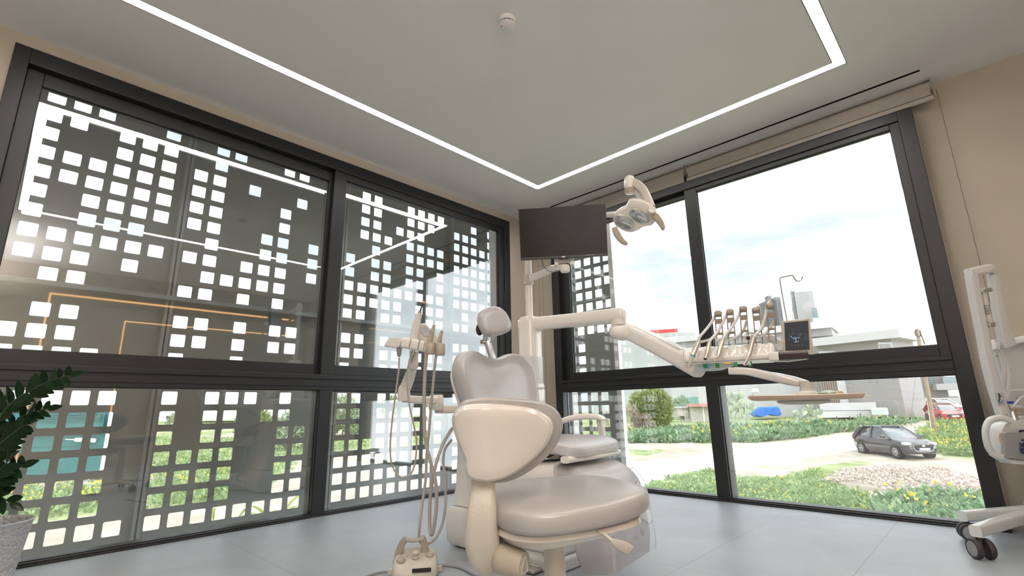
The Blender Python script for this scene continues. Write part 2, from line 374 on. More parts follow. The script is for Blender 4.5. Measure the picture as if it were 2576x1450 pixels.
window(2, 'y', YF, [
    (-3.33, -3.24, 0, 2.73, 0, .16), (-.155, -.072, 0, 2.73, 0, .16), (-3.24, -.155, 2.66, 2.73, 0, .16),
    (-3.24, -.155, .895, 1.01, 0, .16), (-3.24, -.155, .985, 1.01, -.014, 0), (-3.24, -.155, .93, .96, -.006, 0),
    (-1.735, -1.632, .02, .895, 0, .16), (-3.24, -.155, 0, .022, 0, .16), (-3.24, -.155, 0, .010, -.014, 0)],
    [(-3.128, -1.755, 1.085, 2.612, .085), (-1.632, -.21, 1.085, 2.62, .04), (-3.20, -1.738, .024, .893, .03), (-1.63, -.157, .024, .892, .03)],
    [(-3.24, -1.70, 1.01, 2.66, .11, .055, .075, .05, .06, .11), (-1.745, -.155, 1.01, 2.66, .112, .055, .075, .04, .014, .055)],
    1, (-.135, 1.55, 1.78, .014))
# ---- roller blinds above the north window
M_blind = mat('taupe_blind_fabric', (.46, .42, .375), .8, 0, .04, 30)
def blind(x0, x1, zb, label, chain):
    root = thing('roller_blind', label, 'blind', ((x0+x1)/2, YN-.1, zb), 'rolled up blinds over the north window')
    bm = BM(); cyl(bm, (x0, YN-.075, ZC-.052), (x1, YN-.075, ZC-.052), .042, seg=28); fin('fabric_roll', bm, M_blind, root)
    bm = BM(); box(bm, (x0+.01, YN-.119, zb+.03), (x1-.01, YN-.115, ZC-.045)); fin('fabric', bm, M_blind, root, False)
    bm = BM(); box(bm, (x0, YN-.128, zb), (x1, YN-.106, zb+.032)); box(bm, (x0+.003, YN-.133, zb+.036), (x1-.003, YN-.106, zb+.042)); fin('bottom_bar', bm, M_blind, root, False, bevel=.003)
    for x in (x0-.005, x1): bm = BM(); box(bm, (x, YN-.12, ZC-.10), (x+.005, YN, ZC-.002)); fin('bracket', bm, M_tan, root, False)
    if chain:
        bm = BM()
        for yy in (YN-.03,):
            z = ZC-.06
            while z > .95:
                lathe(bm, (x1+.022, yy, z), Z, [(.0001, -.0023), (.0022, -.001), (.0022, .001), (.0001, .0023)], 5); z -= .0066
        fin('pull_chain', bm, M_dark, root)
    rebase(root)
blind(-3.10, -1.735, 2.714, 'shorter rolled-up taupe blind over the left part of the right-hand window', False)
blind(-1.715, .055, 2.752, 'longer rolled-up taupe blind over the right part of the window, with bead chain', True)
# ---- smoke detector
root = thing('smoke_detector', 'round white smoke detector with black vents on the ceiling', 'smoke detector', (-1.656, 1.743, ZC))
sc_ = Vector((-1.656, 1.743, ZC))
bm = BM(); lathe(bm, sc_, -Z, [(.052, .0), (.052, .012), (.049, .020)], 48); fin('base', bm, M_ceil, root)
bm = BM(); lathe(bm, sc_, -Z, [(.041, .018), (.041, .040)], 48); fin('vent', bm, M_black, root)
bm = BM(); lathe(bm, sc_, -Z, [(.049, .019), (.049, .026), (.0462, .027)], 48); lathe(bm, sc_, -Z, [(.047, .036), (.047, .043), (.040, .050), (.02, .0525), (.0001, .053)], 48)
for k in range(12):
    a = 2*math.pi*k/12+.2; c = sc_+Vector((math.cos(a)*.0455, math.sin(a)*.0455, -.031)); obox(bm, c, Vector((math.cos(a), math.sin(a), 0))*.0015, Vector((-math.sin(a), math.cos(a), 0))*.0012, Z*.0065)
fin('head', bm, M_ceil, root)
M_red = mat('red_plastic', (.35, .03, .02), .3)
bm = BM(); obox(bm, sc_+Vector((-.018, -.026, -.0515)), Vector((.004, .003, 0)), Vector((-.001, .0014, 0)), Z*.001); fin('indicator_light', bm, M_red, root, False); rebase(root)
# ---- unseen fill lights added behind the viewer to brighten the room
for k, (lx, ly) in enumerate(((.75, -.95), (1.55, -.95))):
    root = thing('fill_light', ('added linear fill light out of view behind the viewer, nearer the room centre', 'added linear fill light out of view behind the viewer, nearer the east wall')[k], 'fill light', (lx, ly, 2.35))
    bm = BM(); box(bm, (lx-.06, ly-.7, 2.35), (lx+.06, ly+.7, 2.40)); fin('fill_lamp_body', bm, M_purewhite, root, False, bevel=.004)
    for dy in (-.5, .5): bm = BM(); cyl(bm, (lx, ly+dy, 2.40), (lx, ly+dy, ZC), .002, seg=6); fin('fill_lamp_wire', bm, M_alu, root)
    rebase(root)
    for dz, en, rx, colr in ((.012, UPW, math.pi, (1, .95, .89)), (-.062, DNW, 0, (1, .87, .76))):
        l = bpy.data.lights.new('fill_lamp', 'AREA'); l.shape = 'RECTANGLE'; l.size = .1; l.size_y = 1.3; l.energy = en; l.color = colr
        lo = bpy.data.objects.new('fill_lamp', l); COL.objects.link(lo); lo.location = (lx, ly, 2.40+dz); lo.rotation_euler = (rx, 0, 0)
# ---- warm light outline on the east wall (seen as reflections in the panes)
root = thing('wall_light', 'warm glowing strip outlining a recess on the wall behind the viewer', 'wall light', (XE-.01, 2, 2.5))
bm = BM(); box(bm, (XE-.012, .42, 2.50), (XE-.002, 4.0, 2.525)); box(bm, (XE-.012, .42, .1), (XE-.002, .445, 2.50)); fin('light_strip', bm, M_warm, root, False)
bm = BM(); box(bm, (XE-.012, 1.35, 2.19), (XE-.002, 4.1, 2.205)); box(bm, (XE-.012, 1.35, .1), (XE-.002, 1.365, 2.19)); fin('light_strip', bm, M_warm, root, False); rebase(root)
# =================================================================== FACADE SCREENS
UP_T = [1.711+.1404*k for k in range(11)]          # tops of hole rows above the rail
LO_T = [1.473-.1415*k for k in range(15)]          # below it
def bits(s): return set(int(c) for c in s)
PAT = {
 'A': dict(u={9:'1345829'.replace('9','').replace('8','8'),8:'',7:'',6:'',5:'',4:'',3:'',2:'',1:'',0:''}, l={}),
}
# column index 0 is the leftmost hole of each 9-hole panel; A columns were read as k1..k7 with k0 hidden
PAT = {
 'A': ({10: '0234', 9: '12347', 8: '123567', 7: '12567', 6: '1234567', 5: '1234567', 4: '124567', 3: '12456', 2: '1234567', 1: '2346', 0: '34'},
       {0: '34', 1: '234', 2: '2345', 3: '234', 4: '23456', 5: '3456', 6: '3456', 7: '3456', 8: '3456', 9: '3456', 10: '4567', 11: '4567'}),
 'B': ({10: '12', 9: '1256', 8: '1', 7: '0136', 6: '015', 5: '015', 4: '01457', 3: '1457', 2: '013457', 1: '12345', 0: '0135'},
       {0: '013568', 1: '013568', 2: '038', 3: '03', 4: '023468', 5: '023568', 6: '023678', 7: '0123678', 8: '0123678', 9: '0123678', 10: '012345678', 11: '01234678'}),
 'C': ({10: '125678', 9: '125678', 8: '12567', 7: '12456', 6: '1235678', 5: '25678', 4: '023568', 3: '023568', 2: '012345678', 1: '01234678', 0: '013478'},
       {0: '01367', 1: '0134678', 2: '034678', 3: '034', 4: '0134', 5: '01345678', 6: '01345678', 7: '012345678', 8: '012345678'}),
 'D': ({10: '2', 9: '24', 8: '0124', 7: '01234', 6: '01234', 5: '01234', 4: '01234', 3: '0124', 2: '012345', 1: '156', 0: '0156'},
       {0: '013', 1: '0134', 2: '0234', 3: '01'}),
}
def panel(name, origin, U, lefts, z0, z1, u0, u1, rows, parent, hw=.096):
    """sheet with square holes: U unit vector along sheet; lefts = left edges (u) of hole columns; rows = [(top z, set of cols)]"""
    bm = BM(); cache = {}
    def V(u, z):
        k = (round(u, 4), round(z, 4))
        if k not in cache: cache[k] = bm.verts.new(origin + U*u + Z*z)
        return cache[k]
    ue = [u0]+[l-.0215 for l in lefts[1:]]; ue = [u0]+[(lefts[i]+lefts[i-1]+hw)/2 for i in range(1, len(lefts))]+[u1]
    rs = sorted(rows, key=lambda r: -r[0]); ze = [z1]+[(rs[i][0]+rs[i-1][0]-.0945)/2 for i in range(1, len(rs))]+[z0]
    for ri, (zt_, cols) in enumerate(rs):
        a, b_ = ze[ri+1], ze[ri]
        for ci in range(len(lefts)):
            p, q = ue[ci], ue[ci+1]
            if ci not in cols: bm.faces.new((V(p, a), V(q, a), V(q, b_), V(p, b_))); continue
            l = lefts[ci]; r = min(l+hw, u1-.004); zt2 = zt_; zb = zt_-.0945; c = .008
            hole = [(l+c, zb), (r-c, zb), (r-c*.3, zb+c*.3), (r, zb+c), (r, zt2-c), (r-c*.3, zt2-c*.3), (r-c, zt2), (l+c, zt2), (l+c*.3, zt2-c*.3), (l, zt2-c), (l, zb+c), (l+c*.3, zb+c*.3)]
            o = [(p, a), (q, a), (q, b_), (p, b_)]
            hv = [V(*h) for h in hole]; ov = [V(*h) for h in o]
            bm.faces.new((ov[0], ov[1], hv[1], hv[0])); bm.faces.new((ov[1], ov[2], hv[4], hv[3])); bm.faces.new((ov[2], ov[3], hv[7], hv[6])); bm.faces.new((ov[3], ov[0], hv[10], hv[9]))
            bm.faces.new((ov[1], hv[3], hv[2], hv[1])); bm.faces.new((ov[2], hv[6], hv[5], hv[4])); bm.faces.new((ov[3], hv[9], hv[8], hv[7])); bm.faces.new((ov[0], hv[0], hv[11], hv[10]))
    return fin(name, bm, M_screenp, parent, False, solid=.005)
def rows_for(pt, rnd=None, dz=0):
    u, l = pt
    R = [(UP_T[k], bits(u.get(k, ''))) for k in range(11)]
    for k in range(15): R.append((LO_T[k], bits(l[k]) if k in l else bits('012345678')))
    return R
XS = -4.40; YSC = 4.80
root = thing('perforated_screen', 'grey sheet-metal sunscreen with scattered square holes outside the left window', 'sunscreen', (XS, 1.7, -2.1))
O = Vector((XS, 0, 0)); UY = Vector((0, 1, 0))
edges = [-1.845, -.485, .850, 2.210, 3.570]
rnd = random.Random(3)
A0 = ({k: ''.join(str(i) for i in range(9) if rnd.random() < .5) for k in range(11)}, {})
for nm, y0, u0, u1, n in (('0', -1.666, -1.845, -.51, 9), ('A', -.306, -.51, .850, 8), ('B', .897, .850, 2.210, 9), ('C', 2.257, 2.210, 3.570, 9), ('D', 3.620, 3.570, 4.79, 8)):
    pt = A0 if nm == '0' else PAT[nm]
    panel('panel', O, UY, [y0+.14*k for k in range(n)], -.62, 3.20, u0, u1, rows_for(pt), root)
for y in (-.51, .850, 2.210, 3.570):
    bm = BM(); box(bm, (XS+.003, y-.006, -2.1), (XS+.045, y+.006, 3.22)); box(bm, (XS+.038, y-.025, -2.1), (XS+.045, y+.025, 3.22)); box(bm, (XS+.003, y-.026, -2.1), (XS+.008, y+.026, 3.22)); fin('post', bm, M_galv, root, False, bevel=.001)
bm = BM(); box(bm, (XS+.046, -1.845, 1.573), (XS+.052, 4.6, 1.612)); box(bm, (XS+.052, -1.845, 1.573), (XS+.09, 4.6, 1.579)); fin('rail', bm, M_galv, root, False)
for y in (-.51, .850, 2.210, 3.570):
    for dz in (-.035, .035):
        for dy in (-.035, .035): bm = BM(); lathe(bm, (XS+.052, y+dy, 1.592+dz*.4), (1, 0, 0), [(.006, 0), (.006, .006), (.0001, .007)], 6); fin('bolt', bm, M_galv, root)
bm = BM(); q0 = PX(384, 726, XS+.006); tube(bm, [q0+Vector((0, .030*math.cos(a)*1.0, .012*math.sin(2*a)-.15*.03*math.cos(a))) for a in [2*math.pi*k/24 for k in range(25)]], .0011, 5, 1); fin('pen_mark', bm, M_dark, root); rebase(root)
root = thing('perforated_screen', 'narrow grey perforated sheet-metal screen with white edge outside right-hand window', 'sunscreen', (-3.6, YSC, -2.1))
O = Vector((0, YSC, 0)); UXv = Vector((1, 0, 0)); nl = [-4.04, -3.9, -3.764, -3.624, -3.484, -3.345, -3.205, -3.072]
nu_ = [1.943+.139*k for k in range(-2, 9)]; nlo = [.897+.1412*k for k in range(4, -9, -1)]
R = []
for i, z in enumerate(nu_):
    k = i-2; R.append((z, bits({-2: '234567', -1: '3467', 0: '34567', 1: '01456', 2: '134567', 3: '34567', 4: '034567', 5: '345', 6: '367'}.get(k, '0145'))))
for i, z in enumerate(nlo):
    k = 4-i; R.append((z, bits({4: '34', 3: '034', 2: '134', 1: '34', 0: '0123456'}.get(k, '0123456'))))
R = [r for r in R]
panel('panel', O, UXv, nl, -.62, 3.20, -4.36, -2.985, R, root)
bm = BM(); box(bm, (-2.983, YSC-.03, -2.1), (-2.925, YSC+.03, 3.20)); fin('post', bm, M_extw, root, False, bevel=.002); rebase(root)
# white corner pillar of the building, outside between the two windows
bm = BM()
box(bm, (-4.27, 4.09, -2.3), (-3.93, 4.64, 6.4)); box(bm, (-3.93, 4.46, -2.3), (-3.42, 4.64, 6.4)); struct(fin('wall_corner_pillar', bm, M_extw, smooth=False))
bm = BM(); box(bm, (XS-.1, -2.9, 3.22), (-3.87, 4.9, 3.34)); box(bm, (-3.87, 4.45, 3.22), (-2.9, 4.9, 3.34)); struct(fin('trim_canopy', bm, M_extw, smooth=False))
# =================================================================== OUTSIDE
GZ = -2.1
def hgt(x, y):
    d = math.hypot(x, y); t = min(1, max(0, (d-27)/38)); t = t*t*(3-2*t)
    bump = .05*noise.noise(Vector((x*.35, y*.35, 0)))+.03*noise.noise(Vector((x*1.1, y*1.1, 3)))
    return GZ+1.35*t+bump*(1 if d > 7 else 0)
def PG(px, py):
    r = ray(px, py); r = r/math.hypot(r.x, r.y); a, b = 5.0, 180.0
    for i in range(1400):
        d = 5+i*.1; p = CAM+r*d
        if p.z < hgt(p.x, p.y): return p
    return CAM+r*100
def inside(poly, x, y):
    c = False; j = len(poly)-1
    for i in range(len(poly)):
        xi, yi = poly[i]; xj, yj = poly[j]
        if (yi > y) != (yj > y) and x < (xj-xi)*(y-yi)/(yj-yi)+xi: c = not c
        j = i
    return c
GRASS = [
 [(1560, 1260), (1640, 1212), (1700, 1192), (1790, 1178), (1840, 1200), (1880, 1196), (1960, 1202), (1990, 1190), (2060, 1172), (2150, 1160), (2190, 1168), (2120, 1184), (2080, 1205), (2140, 1240), (2230, 1262), (2330, 1250), (2480, 1235), (2800, 1240), (2800, 1700), (1300, 1700)],
 [(1380, 1030), (2100, 1030), (2460, 1020), (2360, 1052), (2300, 1064), (2200, 1078), (2120, 1087), (2060, 1098), (1990, 1104), (1900, 1113), (1800, 1115), (1700, 1113), (1560, 1116), (1380, 1118)],
 [(2300, 1092), (2345, 1066), (2440, 1050), (2800, 1050), (2800, 1175), (2470, 1156), (2380, 1150), (2350, 1140), (2330, 1110)],
 [(1560, 1132), (1660, 1130), (1690, 1136), (1620, 1146), (1560, 1148)],
 [(2310, 1176), (2370, 1180), (2340, 1188), (2310, 1186)],
 # seen through the screen on the left
 [(-400, 1228), (40, 1226), (150, 1236), (290, 1225), (290, 1290), (60, 1318), (-400, 1330)],
 [(380, 1092), (640, 1080), (820, 1072), (1130, 1066), (1130, 1076), (820, 1082), (560, 1094), (470, 1100), (640, 1100), (820, 1092), (1130, 1090), (1130, 1122), (900, 1132), (760, 1150), (640, 1250), (380, 1290), (380, 1200), (420, 1215), (460, 1200), (380, 1160)],
 [(-400, 1010), (1400, 1010), (1400, 1068), (800, 1072), (380, 1090), (-400, 1075)],
]
ROAD = [(1560, 1168), (1700, 1152), (1900, 1125), (2050, 1108), (2170, 1092), (2290, 1078), (2345, 1062), (2365, 1064), (2330, 1085), (2300, 1094), (2240, 1150), (2160, 1130), (2050, 1150), (1900, 1172), (1760, 1195), (1640, 1220), (1560, 1250)]
def zone(px, py):
    g = any(inside(p, px, py) for p in GRASS); r = inside(ROAD, px, py)
    return g, r
bm = BM(); cl = bm.verts.layers.float_color.new('zone'); NA, NR = 330, 210; rows = []
az0, az1 = math.radians(-128), math.radians(32)
for i in range(NR):
    d = 4.2*(150/4.2)**(i/(NR-1)); row = []
    for j in range(NA):
        a = az0+(az1-az0)*j/(NA-1); x, y = d*math.sin(a), d*math.cos(a); z = hgt(x, y)
        q = proj(Vector((x, y, z))); jx = 9*noise.noise(Vector((x*.9, y*.9, 1))); jy = 5*noise.noise(Vector((x*.9, y*.9, 7)))
        g, r = zone(q[0]+jx*2, q[1]+jy) if q[2] > 0 else (True, False)
        v = bm.verts.new((x, y, z)); v[cl] = (1.0 if g else 0.0, 1.0 if r else 0.0, 0, 1); row.append(v)
    rows.append(row)
for i in range(NR-1):
    for j in range(NA-1): bm.faces.new((rows[i][j], rows[i][j+1], rows[i+1][j+1], rows[i+1][j]))
mg = bpy.data.materials.new('field_ground'); mg.use_nodes = True; t = mg.node_tree; b = t.nodes['Principled BSDF']; b.inputs['Roughness'].default_value = .95; b.inputs['Specular IOR Level'].default_value = .1
at_ = t.nodes.new('ShaderNodeAttribute'); at_.attribute_name = 'zone'; sp = t.nodes.new('ShaderNodeSeparateColor'); t.links.new(at_.outputs['Color'], sp.inputs[0])
tcn = t.nodes.new('ShaderNodeTexCoord')
def nramp(scale, c0, c1, det=6, p0=.35, p1=.65):
    n = t.nodes.new('ShaderNodeTexNoise'); n.inputs['Scale'].default_value = scale; n.inputs['Detail'].default_value = det; t.links.new(tcn.outputs['Object'], n.inputs['Vector'])
    r = t.nodes.new('ShaderNodeValToRGB'); r.color_ramp.elements[0].position = p0; r.color_ramp.elements[1].position = p1; r.color_ramp.elements[0].color = (*c0, 1); r.color_ramp.elements[1].color = (*c1, 1)
    t.links.new(n.outputs['Fac'], r.inputs['Fac']); return r.outputs['Color']
dirt = nramp(.8, (.34, .295, .24), (.46, .41, .34)); road = nramp(.6, (.56, .53, .49), (.64, .615, .58)); grs = nramp(1.6, (.17, .22, .09), (.32, .36, .18))
m1 = t.nodes.new('ShaderNodeMix'); m1.data_type = 'RGBA'; t.links.new(sp.outputs[1], m1.inputs['Factor']); t.links.new(dirt, m1.inputs['A']); t.links.new(road, m1.inputs['B'])
m2 = t.nodes.new('ShaderNodeMix'); m2.data_type = 'RGBA'; t.links.new(sp.outputs[0], m2.inputs['Factor']); t.links.new(m1.outputs['Result'], m2.inputs['A']); t.links.new(grs, m2.inputs['B']); t.links.new(m2.outputs['Result'], b.inputs['Base Color'])
struct(fin('ground', bm, mg))
def leafmat(name, c0, c1, rough=.6):
    m = bpy.data.materials.new(name); m.use_nodes = True; t = m.node_tree; b = t.nodes['Principled BSDF']; b.inputs['Roughness'].default_value = rough; b.inputs['Specular IOR Level'].default_value = .25
    ob = t.nodes.new('ShaderNodeNewGeometry'); r = t.nodes.new('ShaderNodeValToRGB'); r.color_ramp.elements[0].color = (*c0, 1); r.color_ramp.elements[1].color = (*c1, 1)
    t.links.new(ob.outputs['Random Per Island'], r.inputs['Fac']); t.links.new(r.outputs['Color'], b.inputs['Base Color'])
    tl = t.nodes.new('ShaderNodeBsdfTranslucent'); t.links.new(r.outputs['Color'], tl.inputs['Color']); mx = t.nodes.new('ShaderNodeMixShader'); mx.inputs[0].default_value = .3
    t.links.new(b.outputs[0], mx.inputs[1]); t.links.new(tl.outputs[0], mx.inputs[2]); t.links.new(mx.outputs[0], t.nodes['Material Output'].inputs['Surface']); return m
M_grass = leafmat('weed_leaves', (.17, .26, .10), (.36, .45, .22))
M_weed = leafmat('broad_weed_leaves', (.13, .23, .11), (.34, .45, .27))
M_yel = leafmat('yellow_petals', (.75, .60, .05), (.85, .72, .12))
M_olive = leafmat('olive_foliage', (.14, .19, .06), (.36, .40, .16))
M_conif = leafmat('conifer_foliage', (.16, .21, .07), (.42, .45, .17))
M_bare = leafmat('bare_twigs', (.33, .26, .20), (.55, .46, .38))
M_cact = leafmat('cactus_pads', (.38, .45, .33), (.60, .66, .50))
M_gg = leafmat('grey_green_foliage', (.20, .27, .16), (.42, .48, .33))
M_bark = mat('bark', (.25, .19, .14), .9, 0, .2, 10)
def leaf(bm, p, d, n, L, Wd, mi=0):
    s = d.cross(n)
    if s.length < 1e-5: s = Vector((1, 0, 0))
    s.normalize(); v = [bm.verts.new(p), bm.verts.new(p+d*L*.45+s*Wd), bm.verts.new(p+d*L+n*(-L*.15)), bm.verts.new(p+d*L*.45-s*Wd)]
    f = bm.faces.new(v); f.material_index = mi
def rv(): 
    while True:
        v = Vector((random.uniform(-1, 1), random.uniform(-1, 1), random.uniform(-1, 1)))
        if .05 < v.length < 1: return v.normalized()
def tuft(bm, p, h, r, n, wd):
    for k in range(n):
        a = random.uniform(0, 6.283); rr = r*math.sqrt(random.random()); q = p+Vector((math.cos(a)*rr, math.sin(a)*rr, random.uniform(0, .6)*h))
        d = Vector((math.cos(a)*.8, math.sin(a)*.8, random.uniform(.3, 1.4))).normalized(); leaf(bm, q, d, rv(), h*random.uniform(.35, .7), wd*random.uniform(.6, 1.2))
def weeds(name, label, polys, count, h, r, n, wd, material, clip=None, flowers=0, fh=1.0, cat='weeds'):
    """scatter tufts over the ground seen inside pixel polygons"""
    bm = BM(); xs = [p[0] for q in polys for p in q]; ys = [p[1] for q in polys for p in q]; bb = clip or (min(xs), min(ys), max(xs), max(ys)); k = 0; tries = 0
    while k < count and tries < count*30:
        tries += 1; px = random.uniform(bb[0], bb[2]); py = random.uniform(bb[1], bb[3])
        if not any(inside(q, px, py) for q in polys): continue
        p = PG(px, py)
        if proj(p)[2] > 41: continue
        s = .7+.9*abs(noise.noise(Vector((p.x*.7, p.y*.7, 2)))); tuft(bm, p-Z*.02, h*s*random.uniform(.7, 1.3), r, n, wd); k += 1
        if flowers and random.random() < flowers:
            for _ in range(3):
                c = p+Vector((random.uniform(-r, r), random.uniform(-r, r), h*fh*random.uniform(.9, 1.5)))
                for j in range(4): leaf(bm, c, rv(), rv(), wd*1.1, wd*.5, 1)
    return tag(fin(name, bm, [material, M_yel], None, False), label, cat, None, 'stuff')
weeds('weed_patch', 'green weeds and small yellow flowers below the right-hand window panes', [[(1600, 1240), (1700, 1200), (1790, 1188), (1850, 1206), (1960, 1208), (2000, 1198), (2060, 1182), (2075, 1210), (2130, 1240), (2240, 1268), (2490, 1246), (2520, 1420), (1600, 1400)]], 2600, .22, .18, 9, .035, M_grass, (1600, 1185, 2520, 1330), .03)
weeds('broad_leaf_weeds', 'lush mound of broad-leaved weeds by the bottom right of the window', [[(2210, 1300), (2260, 1262), (2340, 1252), (2440, 1266), (2510, 1290), (2520, 1340), (2230, 1340)]], 520, .40, .25, 12, .07, M_weed, None, .008)
weeds('weed_patch', 'long bank of green weeds along the far side of the dirt road', [[(1540, 1072), (1830, 1074), (1990, 1080), (2100, 1068), (2300, 1048), (2400, 1036), (2350, 1056), (2200, 1080), (2100, 1090), (1990, 1106), (1900, 1114), (1540, 1116)]], 2300, .62, .5, 10, .10, M_weed, None, .012, 1.0)
weeds('weed_patch', 'green weeds with yellow flowers around the utility pole behind the dark car', [[(2305, 1092), (2350, 1068), (2440, 1058), (2560, 1050), (2600, 1165), (2470, 1152), (2370, 1146), (2345, 1132)]], 1500, .42, .3, 9, .055, M_grass, None, .08)
weeds('weed_patch', 'green and yellow weeds seen through the lower holes of the left screen', [[(-60, 1230), (290, 1228), (290, 1285), (-60, 1320)], [(380, 1092), (1130, 1066), (1130, 1118), (900, 1130), (760, 1150), (640, 1245), (380, 1285)]], 1500, .34, .35, 7, .06, M_grass, None, .06)
# ---- gravel heap
bm = BM(); gp = [(2060, 1212), (2110, 1190), (2170, 1176), (2240, 1170), (2330, 1176), (2400, 1196), (2490, 1214), (2520, 1240), (2400, 1243), (2300, 1240), (2230, 1236), (2170, 1228), (2110, 1222)]
k = 0
while k < 2600:
    px, py = random.uniform(2060, 2520), random.uniform(1168, 1245)
    if not inside(gp, px, py): continue
    dx = abs(px-2270)/230; dy = abs(py-1208)/34; hh = .55*max(0, 1-max(dx, dy)**1.5); p = PG(px, py+hh*16); p.z += hh*.75
    s = random.uniform(.02, .075); ax = rv(); A = ax*s; B = ax.orthogonal().normalized()*s*random.uniform(.5, 1); C_ = ax.cross(B.normalized())*s*random.uniform(.5, .9)
    vv = [bm.verts.new(p+q) for q in (A, B, C_, -A, -B, -C_)]
    for f in ((0, 1, 2), (1, 3, 2), (3, 4, 2), (4, 0, 2), (1, 0, 5), (3, 1, 5), (4, 3, 5), (0, 4, 5)): bm.faces.new([vv[i] for i in f])
    k += 1
mst = leafmat('rubble_stones', (.42, .33, .27), (.80, .72, .66), .9)
tag(fin('gravel_heap', bm, mst, None, False), 'low heap of pinkish rubble stones on the dirt below the dark car', 'gravel', None, 'stuff')
# ---- trees and bushes
def foliage(bm, c, R, n, L, wd, shell=.55, mi=0, up=.2):
    for k in range(n):
        v = rv(); q = c+Vector((v.x*R[0], v.y*R[1], v.z*R[2]))*random.uniform(shell, 1)
        leaf(bm, q, (v+rv()*.8+Z*up).normalized(), rv(), L*random.uniform(.6, 1.3), wd, mi)
def tree(name, label, cat, base, blobs, material, n, L, wd, trunk=.1, group=None):
    root = thing(name, label, cat, base, group)
    bm = BM(); top = max(b[0][2] for b in blobs); tube(bm, [base-Z*.3, base+Z*top*.5+Vector((.05, .05, 0)), base+Z*top], [trunk, trunk*.7, trunk*.25], 8, 4)
    for o, R in blobs: tube(bm, [base+Z*top*.3, base+Vector(o)*.7, base+Vector(o)], [trunk*.5, trunk*.3, trunk*.12], 6, 3)
    fin('trunk', bm, M_bark, root)
    bm = BM()
    for o, R in blobs: foliage(bm, base+Vector(o), R, n, L, wd)
    fin('foliage', bm, material, root, False); rebase(root); return root
def PB(px, py): return PG(px, py)
def Hpx(base, px_h): return px_h/FPX*proj(base)[2]
b_ = PB(1632, 1086); s = Hpx(b_, 1)
tree('conifer_tree', 'large olive-green conifer standing left of the garden shed', 'tree', b_, [((-RH*20*s+Z*55*s), (26*s, 26*s, 42*s)), ((RH*14*s+Z*70*s), (32*s, 30*s, 46*s)), ((RH*42*s+Z*55*s), (22*s, 22*s, 45*s)), ((RH*8*s+Z*38*s), (40*s, 30*s, 32*s))], M_conif, 1500, 8*s, 1.6*s, .14)
b_ = PB(1588, 1090); s = Hpx(b_, 1)
tree('bare_shrub', 'bare brownish twiggy shrub in front of the conifer', 'shrub', b_, [((Z*32*s), (26*s, 22*s, 34*s)), ((RH*30*s+Z*20*s), (26*s, 20*s, 24*s)), ((-RH*40*s+Z*30*s), (26*s, 20*s, 34*s))], M_bare, 1300, 9*s, .5*s, .05)
b_ = PB(1718, 1056); s = Hpx(b_, 1)
tree('round_bush', 'rounded grey-green bush above the stone wall', 'bush', b_, [((Z*32*s), (22*s, 20*s, 26*s)), ((RH*12*s+Z*14*s), (20*s, 18*s, 14*s))], M_gg, 700, 6*s, 1.6*s, .06)
def cactus(px, py, sc, n, label):
    base = PB(px, py); s = Hpx(base, 1)*sc; root = thing('prickly_pear', label, 'cactus', base, 'prickly pear clumps'); bm = BM(); q = [(base, Vector((0, 0, 1)), 0)]
    pads = [(base+RH*random.uniform(-22, 22)*s, (Z+RH*random.uniform(-.4, .4)).normalized(), 0) for _ in range(9)]; k = 0
    while pads and k < n:
        p, d, g = pads.pop(0); L = 11*s*random.uniform(.8, 1.2); nrm = (AW*random.uniform(.5, 1)+RH*random.uniform(-.6, .6)).normalized(); sd = d.cross(nrm).normalized(); c = p+d*L*.5; k += 1
        lathe_r = []
        superell(bm, c, sd*L*.30, d*L*.55, nrm*L*.07, 1, 1, 5, 8)
        if g < 4:
            for _ in range(random.choice((1, 2, 2))): pads.append((p+d*L*.95, (d+RH*random.uniform(-.8, .8)+Z*.25+AW*random.uniform(-.3, .3)).normalized(), g+1))
    fin('pads', bm, M_cact, root); rebase(root)
cactus(1850, 1072, 1.55, 120, 'larger grey-green prickly pear clump left of the blue tarp'); cactus(2032, 1074, 1.35, 60, 'smaller prickly pear clump right of the blue tarp')
# ---- shed, wall, tarp
def fbox(name, pxl, pxr, ytop_l, ybot_l, dl, dr, deep, material, parent=None, zt=None, zb=None, bm=None, build=True):
    """box whose front runs between two measured columns at depths dl, dr"""
    A = W(pxl, ytop_l, dl); Bv = W(pxl, ybot_l, dl); z1 = A.z if zt is None else zt; z0 = Bv.z if zb is None else zb
    L = W(pxl, (ytop_l+ybot_l)/2, dl); R = W(pxr, (ytop_l+ybot_l)/2, dr); L.z = R.z = 0
    u = (R-L).normalized(); n = Vector((-u.y, u.x, 0))
    if n.dot(AW) < 0: n = -n
    own = bm is None
    if own: bm = BM()
    pts = [L, R, R+n*deep, L+n*deep]; lo = [bm.verts.new((p.x, p.y, z0)) for p in pts]; hi = [bm.verts.new((p.x, p.y, z1)) for p in pts]
    bm.faces.new(lo[::-1]); bm.faces.new(hi)
    for i in range(4): bm.faces.new((lo[i], lo[(i+1) % 4], hi[(i+1) % 4], hi[i]))
    if own and build: return fin(name, bm, material, parent, False)
    return L, R, u, n, z0, z1
M_redroof = mat('faded_red_roof', (.55, .26, .24), .8, 0, .1); M_stone = mat('grey_block_wall', (.38, .34, .30), .9, 0, .35, 3)
M_mesh = mat('wire_mesh_grey', (.46, .43, .38), .9, 0, .15, 6); M_tarp = mat('blue_tarp', (.03, .20, .75), .5, 0, .2, 2, .6, 3)
M_taupe = mat('taupe_render', (.30, .28, .275), .85, 0, .03, .4); M_pale = mat('pale_lilac_render', (.54, .52, .525), .85, 0, .03, .4); M_win = mat('building_glass', (.12, .17, .18), .08, 0, .1)
M_shut = mat('grey_shutter', (.18, .175, .18), .7, 0, .05); M_band = mat('roof_band_grey', (.34, .33, .33), .85)
